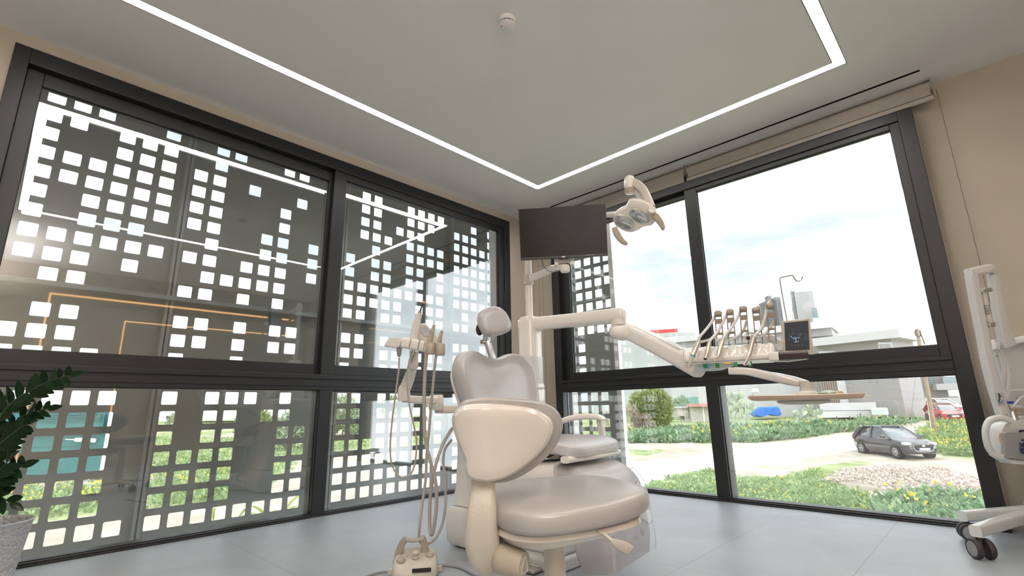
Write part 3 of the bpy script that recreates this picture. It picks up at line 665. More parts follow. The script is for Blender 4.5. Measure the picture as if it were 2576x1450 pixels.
M_grille = mat('brown_slats', (.30, .24, .21), .8)
root = thing('garden_shed', 'small wire-sided garden shed with a faded red roof', 'shed', PB(1762, 1062)); d = proj(root.location)[2]
fbox('wall', 1738, 1770, 1024, 1064, d, d, 2.0, M_mesh, root); fbox('wall', 1770, 1800, 1024, 1064, d, d-.5, 2.0, M_mesh, root); fbox('roof', 1733, 1804, 1017, 1024, d-.1, d-.6, 2.4, M_redroof, root); fbox('post', 1769, 1772, 1024, 1066, d-.06, d-.06, .1, M_extw, root); rebase(root)
root = thing('block_wall', 'low grey block wall left of the garden shed', 'wall', PB(1717, 1056)); fbox('blocks', 1700, 1731, 1026, 1048, d+.5, d+.5, .4, M_stone, root); fbox('coping', 1698, 1732, 1024, 1027, d+.48, d+.48, .5, M_conc, root); rebase(root)
b_ = PB(1925, 1056); d = proj(b_)[2]; bm = BM()
ou = [W(x, y, d) for x, y in ((1896, 1046), (1898, 1028), (1912, 1024), (1934, 1027), (1944, 1023), (1957, 1028), (1961, 1044), (1950, 1047), (1930, 1044), (1912, 1050))]
puff(bm, ou, AW, [(.86, -.5), (1, -.3), (1.02, .4), (.9, 1.0)], 3); tag(fin('tarpaulin', bm, M_tarp), 'bright blue tarp covering a pile at the foot of the pale building', 'tarpaulin')
# ---- fence posts along the road
M_post = mat('dark_fence_post', (.10, .085, .08), .8)
ORD = 'leftmost second third fourth fifth sixth seventh eighth ninth tenth'.split()
fl_ = [(2078, 1069, 14), (2109, 1071, 22), (2141, 1066, 18), (2168, 1061, 20), (2196, 1056, 20), (2221, 1051, 13), (2244, 1048, 8), (2272, 1044, 11), (2298, 1041, 12), (2322, 1038, 9), (1929, 1092, 12), (1944, 1090, 12), (1967, 1094, 16), (1988, 1084, 24)]
for i, (px, py, hp) in enumerate(fl_):
    p = PB(px, py+4); h = Hpx(p, hp+4); bm = BM(); cyl(bm, p-Z*.2, p+Z*h, .05, .045, 8)
    tag(fin('fence_post', bm, M_post), ('short dark fence post, %s of the ten before the pale side wing' % ORD[i] if i < 10 else 'short dark post, %s of the four left of the smaller prickly pear' % ORD[i-10]), 'post', 'fence posts across the road')
# ---- utility pole + white steel post
M_wood = mat('weathered_pole_wood', (.34, .25, .17), .85, 0, .15, 5)
b_ = PB(2353, 1096); d = proj(b_)[2]; top = W(2307, 828, d)
root = thing('utility_pole', 'leaning weathered wooden utility pole rising behind the dark car', 'pole', b_)
bm = BM(); tube(bm, [b_-Z*.2, (b_+top)/2, top], [.135, .115, .10], 14, 3); fin('shaft', bm, M_wood, root)
bm = BM(); tt = top-Z*.15; s = Hpx(b_, 1)
tube(bm, [tt+(top-b_).normalized()*(-5*s)+RH*s*math.cos(a)*7+Z*s*math.sin(a)*9 for a in [2*math.pi*k/20 for k in range(21)]], .035, 6, 1)
tube(bm, [tt+RH*s*5, tt+RH*s*9-Z*20*s, tt+RH*s*11-Z*34*s], .03, 6, 4); fin('cable_coil', bm, M_dark, root); rebase(root)
b2 = PB(2346, 1094); d = proj(b2)[2]; bm = BM(); cyl(bm, b2-Z*.2, W(2334, 1000, d), .075, seg=12); tag(fin('steel_post', bm, M_extw), 'white steel post standing against the wooden utility pole', 'post')
# overhead wire stay
b3 = PB(2293, 1070); d = proj(b3)[2]; bm = BM(); tube(bm, [b3, W(2297, 1000, d), W(2304, 940, d)], .02, 6, 3); cyl(bm, b3-Z*.2, b3+Z*.3, .05, seg=8); tag(fin('stay_wire', bm, M_galv), 'thin steel stay wire anchored in the weeds left of the utility pole', 'wire')
# ---- buildings far behind
def win(root, pxl, pxr, yt, yb, d, material=M_win, dd=0, fr=True):
    d2 = d-.08+dd; f = fbox('window', pxl, pxr, yt, yb, d2, d2+dd*0, .12, M_band if fr else material, root)
    if fr: k = max(.6, (pxr-pxl)*.10); fbox('pane', pxl+k, pxr-k, yt+k, yb-k, d2-.04, d2-.04, .1, material, f)
    return f
root = thing('commercial_building', 'large pale grey two-storey building with white stair tower, behind the cactus', 'building', W(1900, 1052, 56)-Z*.4)
DL, DR = 62, 53
fbox('roof_parapet', 1640, 2100, 853, 868, DL+2, DR-1.5, 6, M_pale, root, zb=W(1640, 868, DL+2).z)
fbox('roof_band', 1640, 2100, 868, 884, DL+2.2, DR-1.2, 5.5, M_band, root)
fbox('upper_wall', 1640, 2110, 868, 960, DL+3, DR-.4, 5, M_pale, root)
fbox('lower_wall', 1690, 2060, 950, 1064, DL, DR, 6, M_pale, root)
fbox('side_wing', 2046, 2262, 868, 1048, 50, 44, 5, M_taupe, root)
fbox('side_wing_parapet', 2044, 2266, 852, 872, 49.8, 43.8, 5.4, M_pale, root)
fbox('corner_fin', 2110, 2124, 940, 1042, 47.4, 47, 1, M_pale, root); fbox('base_wall', 2062, 2205, 1015, 1034, 47.2, 45, .6, M_pale, root)
f = fbox('slatted_screen', 2066, 2118, 950, 1018, 48.7, 47.4, .3, M_band, root)
for k in range(9): fbox('slat', 2068+k*5.6, 2070.4+k*5.6, 950, 1018, 48.5-k*.14, 48.5-k*.14, .12, M_grille, f)
for x, w_ in ((1815, 30), (1858, 26), (1893, 20), (1928, 24)): win(root, x, x+w_, 884-(x-1815)*.22, 912-(x-1815)*.22, 54.6-(x-1815)*.01)
win(root, 2062, 2104, 884, 905, 48.4); win(root, 2212, 2246, 862, 890, 43.6, M_shut)
fbox('green_wall', 1700, 1812, 1000, 1030, 60.8, 59.4, .3, mat('green_fence_cloth', (.20, .38, .32), .9), root)
bm = BM(); c_ = W(1900, 984, 54.5); superell(bm, c_, RH*.42, AW*.3, Z*.3, 1, 1, 8, 12); fin('satellite_box', bm, M_extw, root)
fbox('stair_tower', 2020, 2068, 728, 1030, 68, 67, .8, M_band, root); fbox('stair_tower', 2068, 2078, 752, 1030, 67, 73, .8, M_band, root)
fbox('fin_wall', 2010, 2021, 726, 1030, 68.4, 68.1, 6, M_shut, root); fbox('fin_wall', 1952, 1960, 737, 1030, 71, 71, 1, M_shut, root); fbox('fin_wall', 1971, 1983, 740, 1030, 70, 70, 5, M_shut, root)
win(root, 2045, 2057, 773, 800, 67.2); fbox('lower_sill', 2047, 2058, 800, 817, 67.1, 67.0, .2, M_extw, root, zb=None)
a0 = W(2009, 1000, 68); bm = BM(); cyl(bm, a0, W(1990, 726, 68), .07, .04, 6); fin('aerial', bm, M_galv, root); rebase(root)
root = thing('apartment_house', 'white and dark grey house behind the utility pole', 'building', W(2370, 1030, 60)-Z*.5)
M_slate = mat('slate_cladding', (.20, .19, .22), .8)
fbox('wall', 2290, 2380, 930, 1002, 66, 64, 9, M_slate, root); fbox('wall', 2352, 2520, 925, 1022, 67, 63, 9, M_extw, root); fbox('balcony', 2356, 2440, 966, 982, 63.5, 62.5, 1.5, M_band, root)
win(root, 2372, 2440, 948, 966, 63.6, fr=False); win(root, 2306, 2316, 950, 960, 65.2, fr=False); win(root, 2338, 2352, 950, 975, 64.6, fr=False); win(root, 2382, 2412, 998, 1004, 63.9, fr=False)
f = fbox('slatted_fence', 2290, 2500, 1003, 1017, 61, 60, .15, M_band, root)
fbox('yard_wall', 2300, 2500, 1017, 1032, 61, 60, .3, M_conc, root); rebase(root)
b_ = PB(2418, 1036); s = Hpx(b_, 1)
tree('small_tree', 'small round green tree in front of the far white house', 'tree', b_, [((Z*16*s), (10*s, 9*s, 9*s))], M_conif, 500, 5*s, 1.3*s, .07)
root = thing('low_wall', 'long low pale garden wall behind the fence posts', 'wall', W(2180, 1048, 46)); fbox('wall', 2040, 2330, 1036, 1052, 46.5, 44, .3, M_pale, root); rebase(root)
root = thing('white_van_box', 'pale box trailer parked behind the fence posts', 'trailer', W(2212, 1046, 43)); root.name = 'box_trailer'; bm = BM(); fbox('x', 2191, 2231, 1027, 1046, 43.3, 42.6, 2, M_extw, root, bm=bm); fin('body', bm, mat('pale_green_panel', (.55, .62, .60), .6), root, False, bevel=.08); rebase(root)
bm = BM()
root = thing('warehouse', 'long grey warehouse with a red and white roof sign, far left', 'building', W(1650, 1000, 75))
fbox('wall', 1480, 1760, 852, 1045, 90, 83, 10, mat('grey_cladding', (.45, .46, .47), .7), root); f = fbox('sign_board', 1500, 1724, 838, 850, 88, 83.5, .5, M_extw, root)
fbox('red_panel', 1500, 1706, 840, 848, 87.7, 83.3, .2, mat('red_panel', (.55, .04, .05), .6), f); rebase(root)
# ---- west side: teal shutters, far trees
M_teal = mat('teal_sheet', (.03, .15, .15), .5, 0, .06); 
root = thing('teal_container', 'teal metal cabin with louvred sides and white corner, through the left screen', 'cabin', PB(160, 1206)); d = proj(root.location)[2]
fbox('side', -40, 270, 1034, 1196, d, d, 2.4, M_teal, root); fbox('corner_post', 262, 272, 1034, 1196, d-.05, d-.05, .3, M_extw, root)
f = fbox('louvre_panel', 60, 258, 1038, 1092, d-.04, d-.04, .05, M_teal, root)
bm = BM()
for k in range(30):
    y = 1040+k*5.0
    if 1095 < y < 1125: continue
    fbox('l', 40, 258, y, y+1.6, d-.07, d-.07, .06, M_teal, bm=bm)
fin('louvres', bm, M_teal, f, False)
bm = BM(); cyl(bm, W(190, 1107, d-.2), W(238, 1109, d-.2), .09, seg=12); cyl(bm, W(165, 1106, d-.2), W(190, 1107, d-.2), .02, seg=8); fin('handle', bm, M_extw, root); rebase(root)
for i, (px, py, h, mt, lab) in enumerate(((455, 1086, 60, M_gg, 'olive bush left of the left screen post'), (640, 1105, 85, M_olive, 'dark olive bush behind the solid part of the screen'), (760, 1130, 120, M_gg, 'tall grey-green bush seen beside the window mullion'), (860, 1098, 105, M_gg, 'grey-green bush seen through the leftmost holes of the second pane'), (985, 1046, 50, M_olive, 'distant round tree behind the hanging hoses'))):
    b_ = PB(px, py); s = Hpx(b_, 1)*h/60
    tree('olive_bush', lab, 'bush', b_, [((Z*34*s), (22*s, 20*s, 24*s)), ((RH*16*s+Z*22*s), (20*s, 18*s, 20*s)), ((-RH*18*s+Z*24*s), (18*s, 18*s, 20*s))], mt, 500, 7*s, 1.7*s, .08, 'bushes beyond the screen')
root = thing('low_building', 'low white industrial building far beyond the left screen', 'building', W(500, 1030, 90)); fbox('wall', 385, 640, 1003, 1052, 95, 85, 12, M_extw, root); fbox('opening', 418, 440, 1062-15, 1070-15, 92.6, 92.4, .5, M_dark, root); rebase(root)
# ---- long-leaved plants just outside the screen
M_blade = leafmat('yellow_green_blades', (.30, .36, .06), (.62, .64, .20))
for px, py, lab in ((520, 1330, 'long-leaved yellow-green plant outside the screen, further left'), (690, 1300, 'long-leaved yellow-green plant outside the screen, beside the mullion')):
    q = PX(px, py, -5.35); base = Vector((q.x, q.y, GZ)); root = thing('spiky_plant', lab, 'plant', base, 'long-leaved plants outside the screen'); top = base+Z*(q.z-GZ-.1)
    bm = BM(); tube(bm, [base, (base+top)/2+Vector((.05, .03, 0)), top], [.07, .05, .03], 8, 4); fin('stem', bm, M_bark, root); bm = BM()
    for k in range(22):
        a = random.uniform(0, 6.28); dv = Vector((math.cos(a), math.sin(a), 0)); L = random.uniform(.35, .75); up_ = random.uniform(.25, 1.0); s0 = dv.cross(Z); P = []
        for i in range(7): tt = i/6; P.append(top+dv*L*tt+Z*(up_*L*tt-1.0*L*tt*tt*tt))
        vs = [[bm.verts.new(p+s0*sg*.022*math.sin(math.pi*min(1, .12+i/6*.88))) for sg in (-1, 1)] for i, p in enumerate(P)]
        for i in range(6): bm.faces.new((vs[i][0], vs[i][1], vs[i+1][1], vs[i+1][0]))
    fin('leaves', bm, M_blade, root); rebase(root)
# ---- cars
M_car = mat('graphite_car_paint', (.045, .042, .05), .22, .3, .02, coat=1); M_carr = mat('red_car_paint', (.45, .02, .04), .25, 0, .02, coat=1); M_carw = mat('white_car_paint', (.80, .80, .80), .25, 0, .02, coat=1)
M_cglass = mat('car_glass', (.06, .075, .08), .04, 0, .05, coat=1); M_tyre = mat('tyre', (.02, .02, .02), .8); M_hub = mat('hubcap_silver', (.45, .45, .47), .35, .6); M_lamp = mat('headlamp', (.70, .72, .74), .12, .2, coat=1); M_plate = mat('number_plate', (.85, .85, .82), .4)
def car(root, O, F, paint, L=4.06, wid=1.70, hgt_=1.50, bonnet=None, grille=True):
    R_ = F.cross(Z)                         # to the car's right
    def P(x, y, z): return O+F*x+R_*y+Z*z
    hw = wid/2
    # lower body: stations along x (front +)
    st = [(-L/2, .62, .30, .72, .84), (-L/2+.12, .78, .24, .92, .90), (-L/2+.5, .83, .20, .96, .97), (-.6, .85, .18, .93, 1), (.4, .85, .18, .92, 1), (.85, .85, .18, .93, 1), (1.25, .84, .19, .90, .98), (1.7, .80, .20, .80, .93), (L/2-.08, .70, .24, .66, .85), (L/2, .60, .30, .58, .78)]
    rings = []
    for x, hy, z0, z1, k in st:
        hy = hy/.85*hw; zm = z0+(z1-z0)*.55
        rings.append([P(x, y, z) for y, z in ((-hy*.9, z0), (-hy, z0+.12), (-hy, zm), (-hy*.96, z1-.06), (-hy*.88, z1), (0, z1+.025*k), (hy*.88, z1), (hy*.96, z1-.06), (hy, zm), (hy, z0+.12), (hy*.9, z0))])
    bm = BM(); loft(bm, rings); fin('body', bm, paint, root, angle=50)
    def green(h, inset, mt, nm, zb=.90, dx=0):
        ss = [(-L/2+.10, zb, .66), (-L/2+.38, zb+.40*h, .58), (-L/2+.75, zb+.555*h, .56), (-.45, zb+.60*h, .57), (.05, zb+.585*h, .57), (.55, zb+.33*h, .62), (1.05, zb, .70)]
        bm = BM(); rr = []
        for x, z1, hy in ss:
            hb = .80/.85*hw-inset; ht = hy/.85*hw-inset; z1_ = max(z1, zb+.01)
            rr.append([P(x, -hb, zb-.03), P(x, -ht, z1_-.03), P(x, -ht*.8, z1_), P(x, ht*.8, z1_), P(x, ht, z1_-.03), P(x, hb, zb-.03)])
        loft(bm, rr); return fin(nm, bm, mt, root, angle=50)
    green(.93, .02, M_cglass, 'windows')
    # roof skin and pillars in body colour
    bm = BM()
    xs = [(-L/2+.42, .90+.40*.93+.005, .60), (-L/2+.75, .90+.56*.98, .60), (-.45, .90+.605*.98, .60), (.08, .90+.585*.98, .59)]
    rr = [[P(x, -h/.85*hw, z-.035), P(x, -h*.8/.85*hw, z+.012), P(x, h*.8/.85*hw, z+.012), P(x, h/.85*hw, z-.035), P(x, h*.8/.85*hw, z-.03), P(x, -h*.8/.85*hw, z-.03)] for x, z, h in xs]
    loft(bm, rr); fin('roof', bm, paint, root)
    for sg in (-1, 1):
        bm = BM()
        for a_, b2_, r in (((.06, .57, 1.455), (1.04, .79, .90), .035), ((-.55, .585, 1.455), (-.50, .80, .90), .04), ((-1.35, .575, 1.42), (-1.85, .76, .90), .11)):
            tube(bm, [P(a_[0], sg*a_[1]/.85*hw, a_[2]), P(b2_[0], sg*b2_[1]/.85*hw, b2_[2])], r, 8, 1)
        fin('pillars', bm, paint, root)
        bm = BM(); superell(bm, P(.72, sg*(hw+.10), 1.0), F*.07, R_*.11, Z*.07, .7, .7, 8, 12); fin('mirror', bm, paint, root)
        bm = BM(); superell(bm, P(L/2-.25, sg*hw*.72, .70), F*.26, R_*.17, Z*.085, .8, .8, 8, 14); fin('headlight', bm, M_lamp, root)
        bm = BM(); superell(bm, P(-L/2+.10, sg*hw*.80, .82), F*.12, R_*.12, Z*.14, .8, .8, 8, 12); fin('tail_light', bm, mat('tail_red', (.35, .01, .02), .2), root)
        for x in (1.30, -1.27):
            wr = bpy.data.objects.new('wheel', None); COL.objects.link(wr); wr.parent = root
            c = P(x, sg*(hw-.10), .30); bm = BM(); lathe(bm, c-R_*sg*.10, R_*sg, [(.20, 0), (.285, .01), (.30, .04), (.30, .17), (.285, .21), (.20, .215)], 28); bpy.data.objects.remove(wr); wr = fin('wheel', bm, M_tyre, root)
            bm = BM(); lathe(bm, c+R_*sg*.10, R_*sg, [(.205, -.01), (.205, .012), (.19, .02), (.05, .018), (.03, .03), (.001, .03)], 28); hub = fin('hubcap', bm, M_hub, wr)
            bm = BM()
            for k in range(8):
                a = 2*math.pi*(k+.5)/8; dd = F*math.cos(a)+Z*math.sin(a); tt = R_.cross(dd); obox(bm, c+R_*sg*.122+dd*.125, dd*.05, tt*.017, R_*.004)
            fin('hubcap_slots', bm, M_tyre, wr, False)
            bm = BM(); cyl(bm, c-R_*sg*.12, c+R_*sg*.118*1, .335, seg=28); fin('wheel_arch', bm, M_black, root)
    if grille:
        bm = BM(); ou = [P(L/2+.005, y, z) for y, z in ((-.48, .62), (0, .66), (.48, .62), (.42, .44), (.2, .36), (-.2, .36), (-.42, .44))]; puff(bm, ou, F, [(1, -.12), (1, .015), (.96, .03)], 3); gr = fin('grille', bm, M_black, root)
        bm = BM(); tube(bm, [P(L/2+.03, y, z) for y, z in ((-.50, .62), (-.42, .42), (-.18, .345), (.18, .345), (.42, .42), (.50, .62))], .018, 8, 5); fin('grille_trim', bm, M_chrome, gr)
        bm = BM(); superell(bm, P(L/2+.045, 0, .61), R_*.075, Z*.055, F*.015, 1, 1, 6, 14); fin('badge', bm, M_chrome, gr)
    else:
        bm = BM(); obox(bm, P(L/2+.0, 0, .50), R_*.5, Z*.11, F*.03); fin('grille', bm, M_black, root)
    bm = BM(); obox(bm, P(L/2+.06, 0, .46), R_*.26, Z*.058, F*.006); pl = fin('number_plate', bm, M_plate, root, False)
    bm = BM(); obox(bm, P(L/2+.067, .235 if F.x else .235, .46), R_*.022, Z*.055, F*.002); fin('plate_band', bm, mat('plate_blue', (.03, .10, .5), .4), pl, False)
    rebase(root)
pr = PB(2172, 1141); pf = PB(2262, 1156); F = (pf-pr); 
# heading fitted so the 2.57 m wheelbase spans the measured wheel contacts
best = None
mid = (pr+pf)/2
for a in range(0, 360, 2):
    Fa = Vector((math.cos(math.radians(a)), math.sin(math.radians(a)), 0)); Ra = Fa.cross(Z); q = mid.copy(); q.z = hgt(mid.x, mid.y)
    cen = q-Ra*.75; A_ = proj(cen+Ra*.75+Fa*1.30); B_ = proj(cen+Ra*.75-Fa*1.27)
    e = (A_[0]-B_[0]-89)**2+((A_[1]-B_[1])-15)**2*2
    if A_[2] > B_[2]: e += 1e4
    if best is None or e < best[0]: best = (e, Fa, cen)
_, F, cen = best
root = thing('hatchback_car', 'dark grey hatchback parked on the dirt beside the road', 'car', cen); car(root, cen, F, M_car)
p = PB(2402, 1062); root = thing('red_car', 'red compact car parked behind the weeds at the right', 'car', p); root.name = 'compact_car'; fr = (-AW*.95-RH*.35).normalized(); car(root, p-fr*1.6, fr, M_carr, 3.7, 1.65, 1.5, grille=False); 
p = W(2330, 1038, 57); p.z = hgt(p.x, p.y); root = thing('parked_car', 'white car parked behind the wooden utility pole', 'car', p); fr = (-AW*.8+RH*.5).normalized(); car(root, p-fr*.5, fr, M_carw, 4.1, 1.7, grille=False)
p = W(2400, 1048, 50); p.z = hgt(p.x, p.y); root = thing('parked_car', 'white estate car parked directly behind the red car', 'car', p); fr = (-AW*.95-RH*.2).normalized(); car(root, p-fr*1.5-Z*0+Z*.15, fr, M_carw, 4.4, 1.75, grille=False)
# =================================================================== PATIENT CHAIR
CA = math.radians(8); CU = Vector((math.cos(CA), math.sin(CA), 0)); CV = Vector((-math.sin(CA), math.cos(CA), 0)); CO = Vector((-1.75, 1.82, 0))
def K(t_, v, z): return CO+CU*t_+CV*v+Z*z
root = thing('dental_chair', 'light grey upholstered patient chair with white base and plastic-wrapped leg rest', 'dental chair', (-1.72, 2.1, 0))
bm = BM()
def slab(bm, x0, x1, y0, y1, z0, z1, ch):
    r = []
    for z, i in ((z0, 0), (z1-ch, 0), (z1, ch)):
        r.append([Vector(p) for p in ((x0+i, y0+i, z), (x1-i, y0+i, z), (x1-i, y1-i, z), (x0+i, y1-i, z))])
    loft(bm, r)
slab(bm, -1.93, -1.572, 1.915, 2.55, 0.002, .062, .012)
fin('base_plate', bm, M_purewhite, root, bevel=.008)
bm = BM(); loft(bm, [[Vector((x, y, z)) for x, y in ((-1.90+i, 1.95+i), (-1.585-i*1.6, 1.97+i), (-1.585-i*1.6, 2.42-i), (-1.90+i, 2.42-i))] for z, i in ((.062, 0), (.16, .012), (.40, .05))]); fin('pedestal', bm, M_purewhite, root, bevel=.015)
bm = BM(); box(bm, (-1.86, 1.845, .006), (-1.655, 1.912, .020)); box(bm, (-1.85, 1.90, .02), (-1.665, 1.912, .026)); fin('foot_plate', bm, M_alu, root, bevel=.003)
# seat cushion and the moulded trim under its front lip
bm = BM()
def seatdef(x, y, z):
    zz = z+.30*max(0, abs(y)-.5)**1.5*(1 if z > 0 else 0)
    if x > .45: zz -= (x-.45)**2*2.6
    if z < 0 and x < .55: zz -= .9*min(1, (.55-x)*4)
    return x, y, zz
superell(bm, K(.165, .03, .578), CU*.30, CV*.262, Z*.030, .38, .30, 20, 64, seatdef); fin('seat_cushion', bm, M_uph, root)
bm = BM(); rbar(bm, [K(.425, -.225, .534), K(.44, .02, .532), K(.432, .262, .528)], .022, .0135, Z, .9, 4, round_n=4); fin('seat_trim', bm, M_white, root)
bm = BM(); rbar(bm, [K(-.1, 0, .46), K(.12, 0, .46), K(.36, 0, .475)], .21, .045, Z, .8, 4); fin('seat_frame', bm, M_white, root)
# leg rest
LP = [K(.28, .025, .445), K(.40, .025, .437), K(.478, .025, .385), K(.492, .025, .285), K(.503, .025, .19), K(.513, .025, .118)]
bm = BM(); rbar(bm, LP, [.050, .070, .085, .088, .086, .072], [.195, .21, .215, .217, .217, .20], CV, .55, 7, round_n=6); fin('leg_rest', bm, M_uph, root)
bm = BM(); P2 = cr_pts(LP, 10)[17:]; n = len(P2); rings = []
for i in range(n):
    T = (P2[min(i+1, n-1)]-P2[max(i-1, 0)]).normalized(); nn = CV.cross(T).normalized(); ring_ = []
    if nn.dot(CU) < 0: nn = -nn
    hw2 = .0795+.012*min(1, i/9)-(.012*max(0, (i-n+9)/9))
    for k in range(61):
        s = -1+2*k/60; e = max(0, abs(s)-.84)/.16
        off = hw2*(1-e*e*1.5) + .0020*noise.noise(Vector((i*.16+k*.02, k*.10-i*.12, 4)))+.0011*noise.noise(Vector((i*.05, k*.30, 1)))
        ring_.append(P2[i]+CV*(min(1, abs(s)/.84)*math.copysign(1, s)*.2225 if e > 0 else s/.84*.2225)+nn*off)
    rings.append(ring_)
loft(bm, rings, False, False)
M_film = glassmat('clear_plastic_film', (.95, .95, .97), 1.45, 1.3, .08)
o = fin('plastic_cover', bm, M_film, root); o['label'] = 'crinkled clear protective film'
bm = BM(); tube(bm, rings[0][2:-2:3], .0018, 6, 1); tube(bm, [r[55] for r in rings], .0012, 6, 1); fin('film_edge', bm, M_hosew, o)
# back rest
nb = (CU*math.cos(math.radians(11))+Z*math.sin(math.radians(11))).normalized(); pb = K(0, 0, .80)
OB = [(1161, 905), (1169, 887), (1182, 880), (1200, 884), (1220, 895), (1243, 902), (1264, 897), (1282, 889), (1303, 890), (1324, 899), (1341, 918), (1350, 945), (1355, 985), (1360, 1040), (1366, 1100), (1362, 1150), (1335, 1182), (1290, 1192), (1245, 1180), (1218, 1140), (1203, 1080), (1190, 1020), (1172, 965), (1162, 930)]
OBW = [PN(x, y, pb, nb) for x, y in OB]
bm = BM(); puff(bm, OBW, nb, [(.80, -.085), (.93, -.078), (.99, -.055), (1.0, -.03), (.99, -.006), (.965, .006), (.93, .010), (.88, .006), (.80, -.004), (.70, -.010)], 5); fin('back_rest', bm, M_uph, root)
bm = BM(); puff(bm, [PN(x+4, y+14, pb, nb) for x, y in OB], nb, [(.70, -.115), (.86, -.11), (.93, -.098), (.94, -.084)], 5); fin('back_shell', bm, M_white, root)
# head rest with steel bracket
hc = W(1243, 811, 2.57); hn = (CU*math.cos(math.radians(18))-CV*.25+Z*.28).normalized(); hu = (Z-hn*hn.z).normalized(); hv = hu.cross(hn); hu2 = (hu*math.cos(math.radians(14))-hv*math.sin(math.radians(14))).normalized(); hv2 = hu2.cross(hn)
bm = BM(); superell(bm, hc, hv2*.098, hu2*.084, hn*.047, .75, .80, 22, 44, lambda x, y, z: (x*(1+.06*-y), y if y > -.75 else -.75-(abs(y)-.75)*.45, z-(.16*math.exp(-(x*x+y*y)*3) if z > 0 else 0))); fin('head_rest', bm, M_uph, root)
br = bpy.data.objects.new('head_rest_bracket', None)
bm = BM(); a0, a1 = W(1240, 905, 2.59), W(1226, 858, 2.60); rbar(bm, [a0, a1], .026, .005, nb, .5); b_o = fin('head_rest_bracket', bm, M_chrome, root)
bm = BM(); cyl(bm, W(1221, 862, 2.60)-CV*.03, W(1221, 862, 2.60)+CV*.03, .012, seg=16); tube(bm, [W(1221, 862, 2.6), W(1222, 845, 2.6), W(1232, 832, 2.6)], .014, 10, 4); fin('hinge', bm, M_chrome, b_o)
bm = BM(); tube(bm, [W(1233, 862, 2.56)+Vector((0, 0, .0)), W(1238, 856, 2.55), W(1238, 846, 2.55), W(1230, 842, 2.56)], .004, 8, 5); fin('release_ring', bm, M_chrome, b_o)
bm = BM(); superell(bm, W(1207, 829, 2.60), hn*.02, CV*.028, Z*.032, 1, 1, 10, 18); fin('adjusting_knob', bm, M_dark, b_o)
# arm rest
D_ = 2.66
bm = BM(); rbar(bm, [W(1392, 1072, D_+.06), W(1425, 1056, D_+.04), W(1462, 1049, D_+.02), (W(1500, 1049, D_)), W(1522, 1057, D_-.03)], [.030, .032, .034, .036, .018], [.011, .014, .016, .016, .006], Z, .7, 6); ar = fin('arm_rest', bm, M_white, root)
bm = BM(); rbar(bm, [W(1507, 1056, D_), W(1514, 1085, D_), W(1521, 1125, D_+.01)], [.017, .020, .026], [.012, .014, .018], CU, .6, 4); fin('arm_rest_post', bm, M_white, ar)
rebase(root)
# =================================================================== TREATMENT UNIT (floor box, column, arms)
root = thing('treatment_unit', 'glossy cream treatment unit with tall column and swing arms behind the patient chair', 'treatment unit', (-2.17, 2.15, 0))
bm = BM()
def rrect(x0, x1, y0, y1, z, r, n=5):
    R_ = []
    for cx, cy, a0 in ((x1-r, y1-r, 0), (x0+r, y1-r, 90), (x0+r, y0+r, 180), (x1-r, y0+r, 270)):
        for k in range(n+1): a = math.radians(a0+90*k/n); R_.append(Vector((cx+r*math.cos(a), cy+r*math.sin(a), z)))
    return R_
loft(bm, [rrect(-2.365+i, -1.985-i, 1.932+i+j, 2.385-i, z, .03) for z, i, j in ((.215, 0, .0), (.30, 0, .035), (.48, 0, .045), (.84, 0, .045), (.865, .006, .045), (.876, .02, .045), (.878, .04, .045))])
fin('housing', bm, M_white, root)
bm = BM(); loft(bm, [rrect(-2.370+i, -1.98-i, 1.905+i, 2.39-i, z, .025) for z, i in ((.012, .02), (.035, .004), (.10, 0), (.185, 0), (.205, .012), (.212, .03))]); fin('housing_foot', bm, M_white, root)
bm = BM(); box(bm, (-2.33, 1.96, 0), (-2.02, 2.36, .02)); fin('plinth', bm, M_dark, root, False)
pc = PX(1335, 900, -2.05); PCX, PCY = pc.x, pc.y; dP = proj(Vector((PCX, PCY, 1.3)))[2]
bm = BM(); zt_ = W(1335, 800, dP).z
loft(bm, [rrect(PCX-.06*k, PCX+.06*k, PCY-.062*k, PCY+.062*k, z, .035*k) for z, k in ((.86, 1.15), (.90, 1.0), (zt_-.03, 1), (zt_-.005, .93), (zt_+.004, .8))]); fin('column', bm, M_white, root)
bm = BM(); loft(bm, [rrect(PCX-.064, PCX+.064, PCY-.066, PCY+.066, z, .04) for z in (W(1335, 1040, dP).z, W(1335, 902, dP).z)]); fin('column_collar', bm, M_purewhite, root)
zm = W(1328, 470+80, dP).z
bm = BM(); cyl(bm, (PCX, PCY, zt_-.05), (PCX, PCY, zm+.04), .0225, seg=24); fin('pole', bm, M_white, root)
# first arm: level, ends in a downward elbow
zA = zt_-.045; A0 = Vector((PCX, PCY, zA)); A1 = W(1556, 797, 2.86); A1.z = zA
dirA = (A1-A0).normalized()
bm = BM(); rbar(bm, [A0-dirA*.06, A0, A0*.5+A1*.5, A1-dirA*.02, A1+dirA*.028, A1+dirA*.04], [.048, .05, .048, .050, .046, .030], [.040, .042, .040, .042, .038, .026], Z, .75, 4, round_n=5); arm1 = fin('upper_arm', bm, M_white, root)
bm = BM(); E1 = A1.copy(); lathe(bm, E1+Z*.02, -Z, [(.046, 0), (.047, .04), (.045, .075), (.040, .080)], 32); fin('elbow_hub', bm, M_white, arm1)
bm = BM(); E2 = W(1567, 836, 2.85); superell(bm, E2, RH*.078, Vector((AW.x, AW.y, 0))*.055, Z*.048, .7, .6, 16, 32, lambda x, y, z: (x, y, z-.15*x if z < 0 else z)); el = fin('elbow', bm, M_white, root)
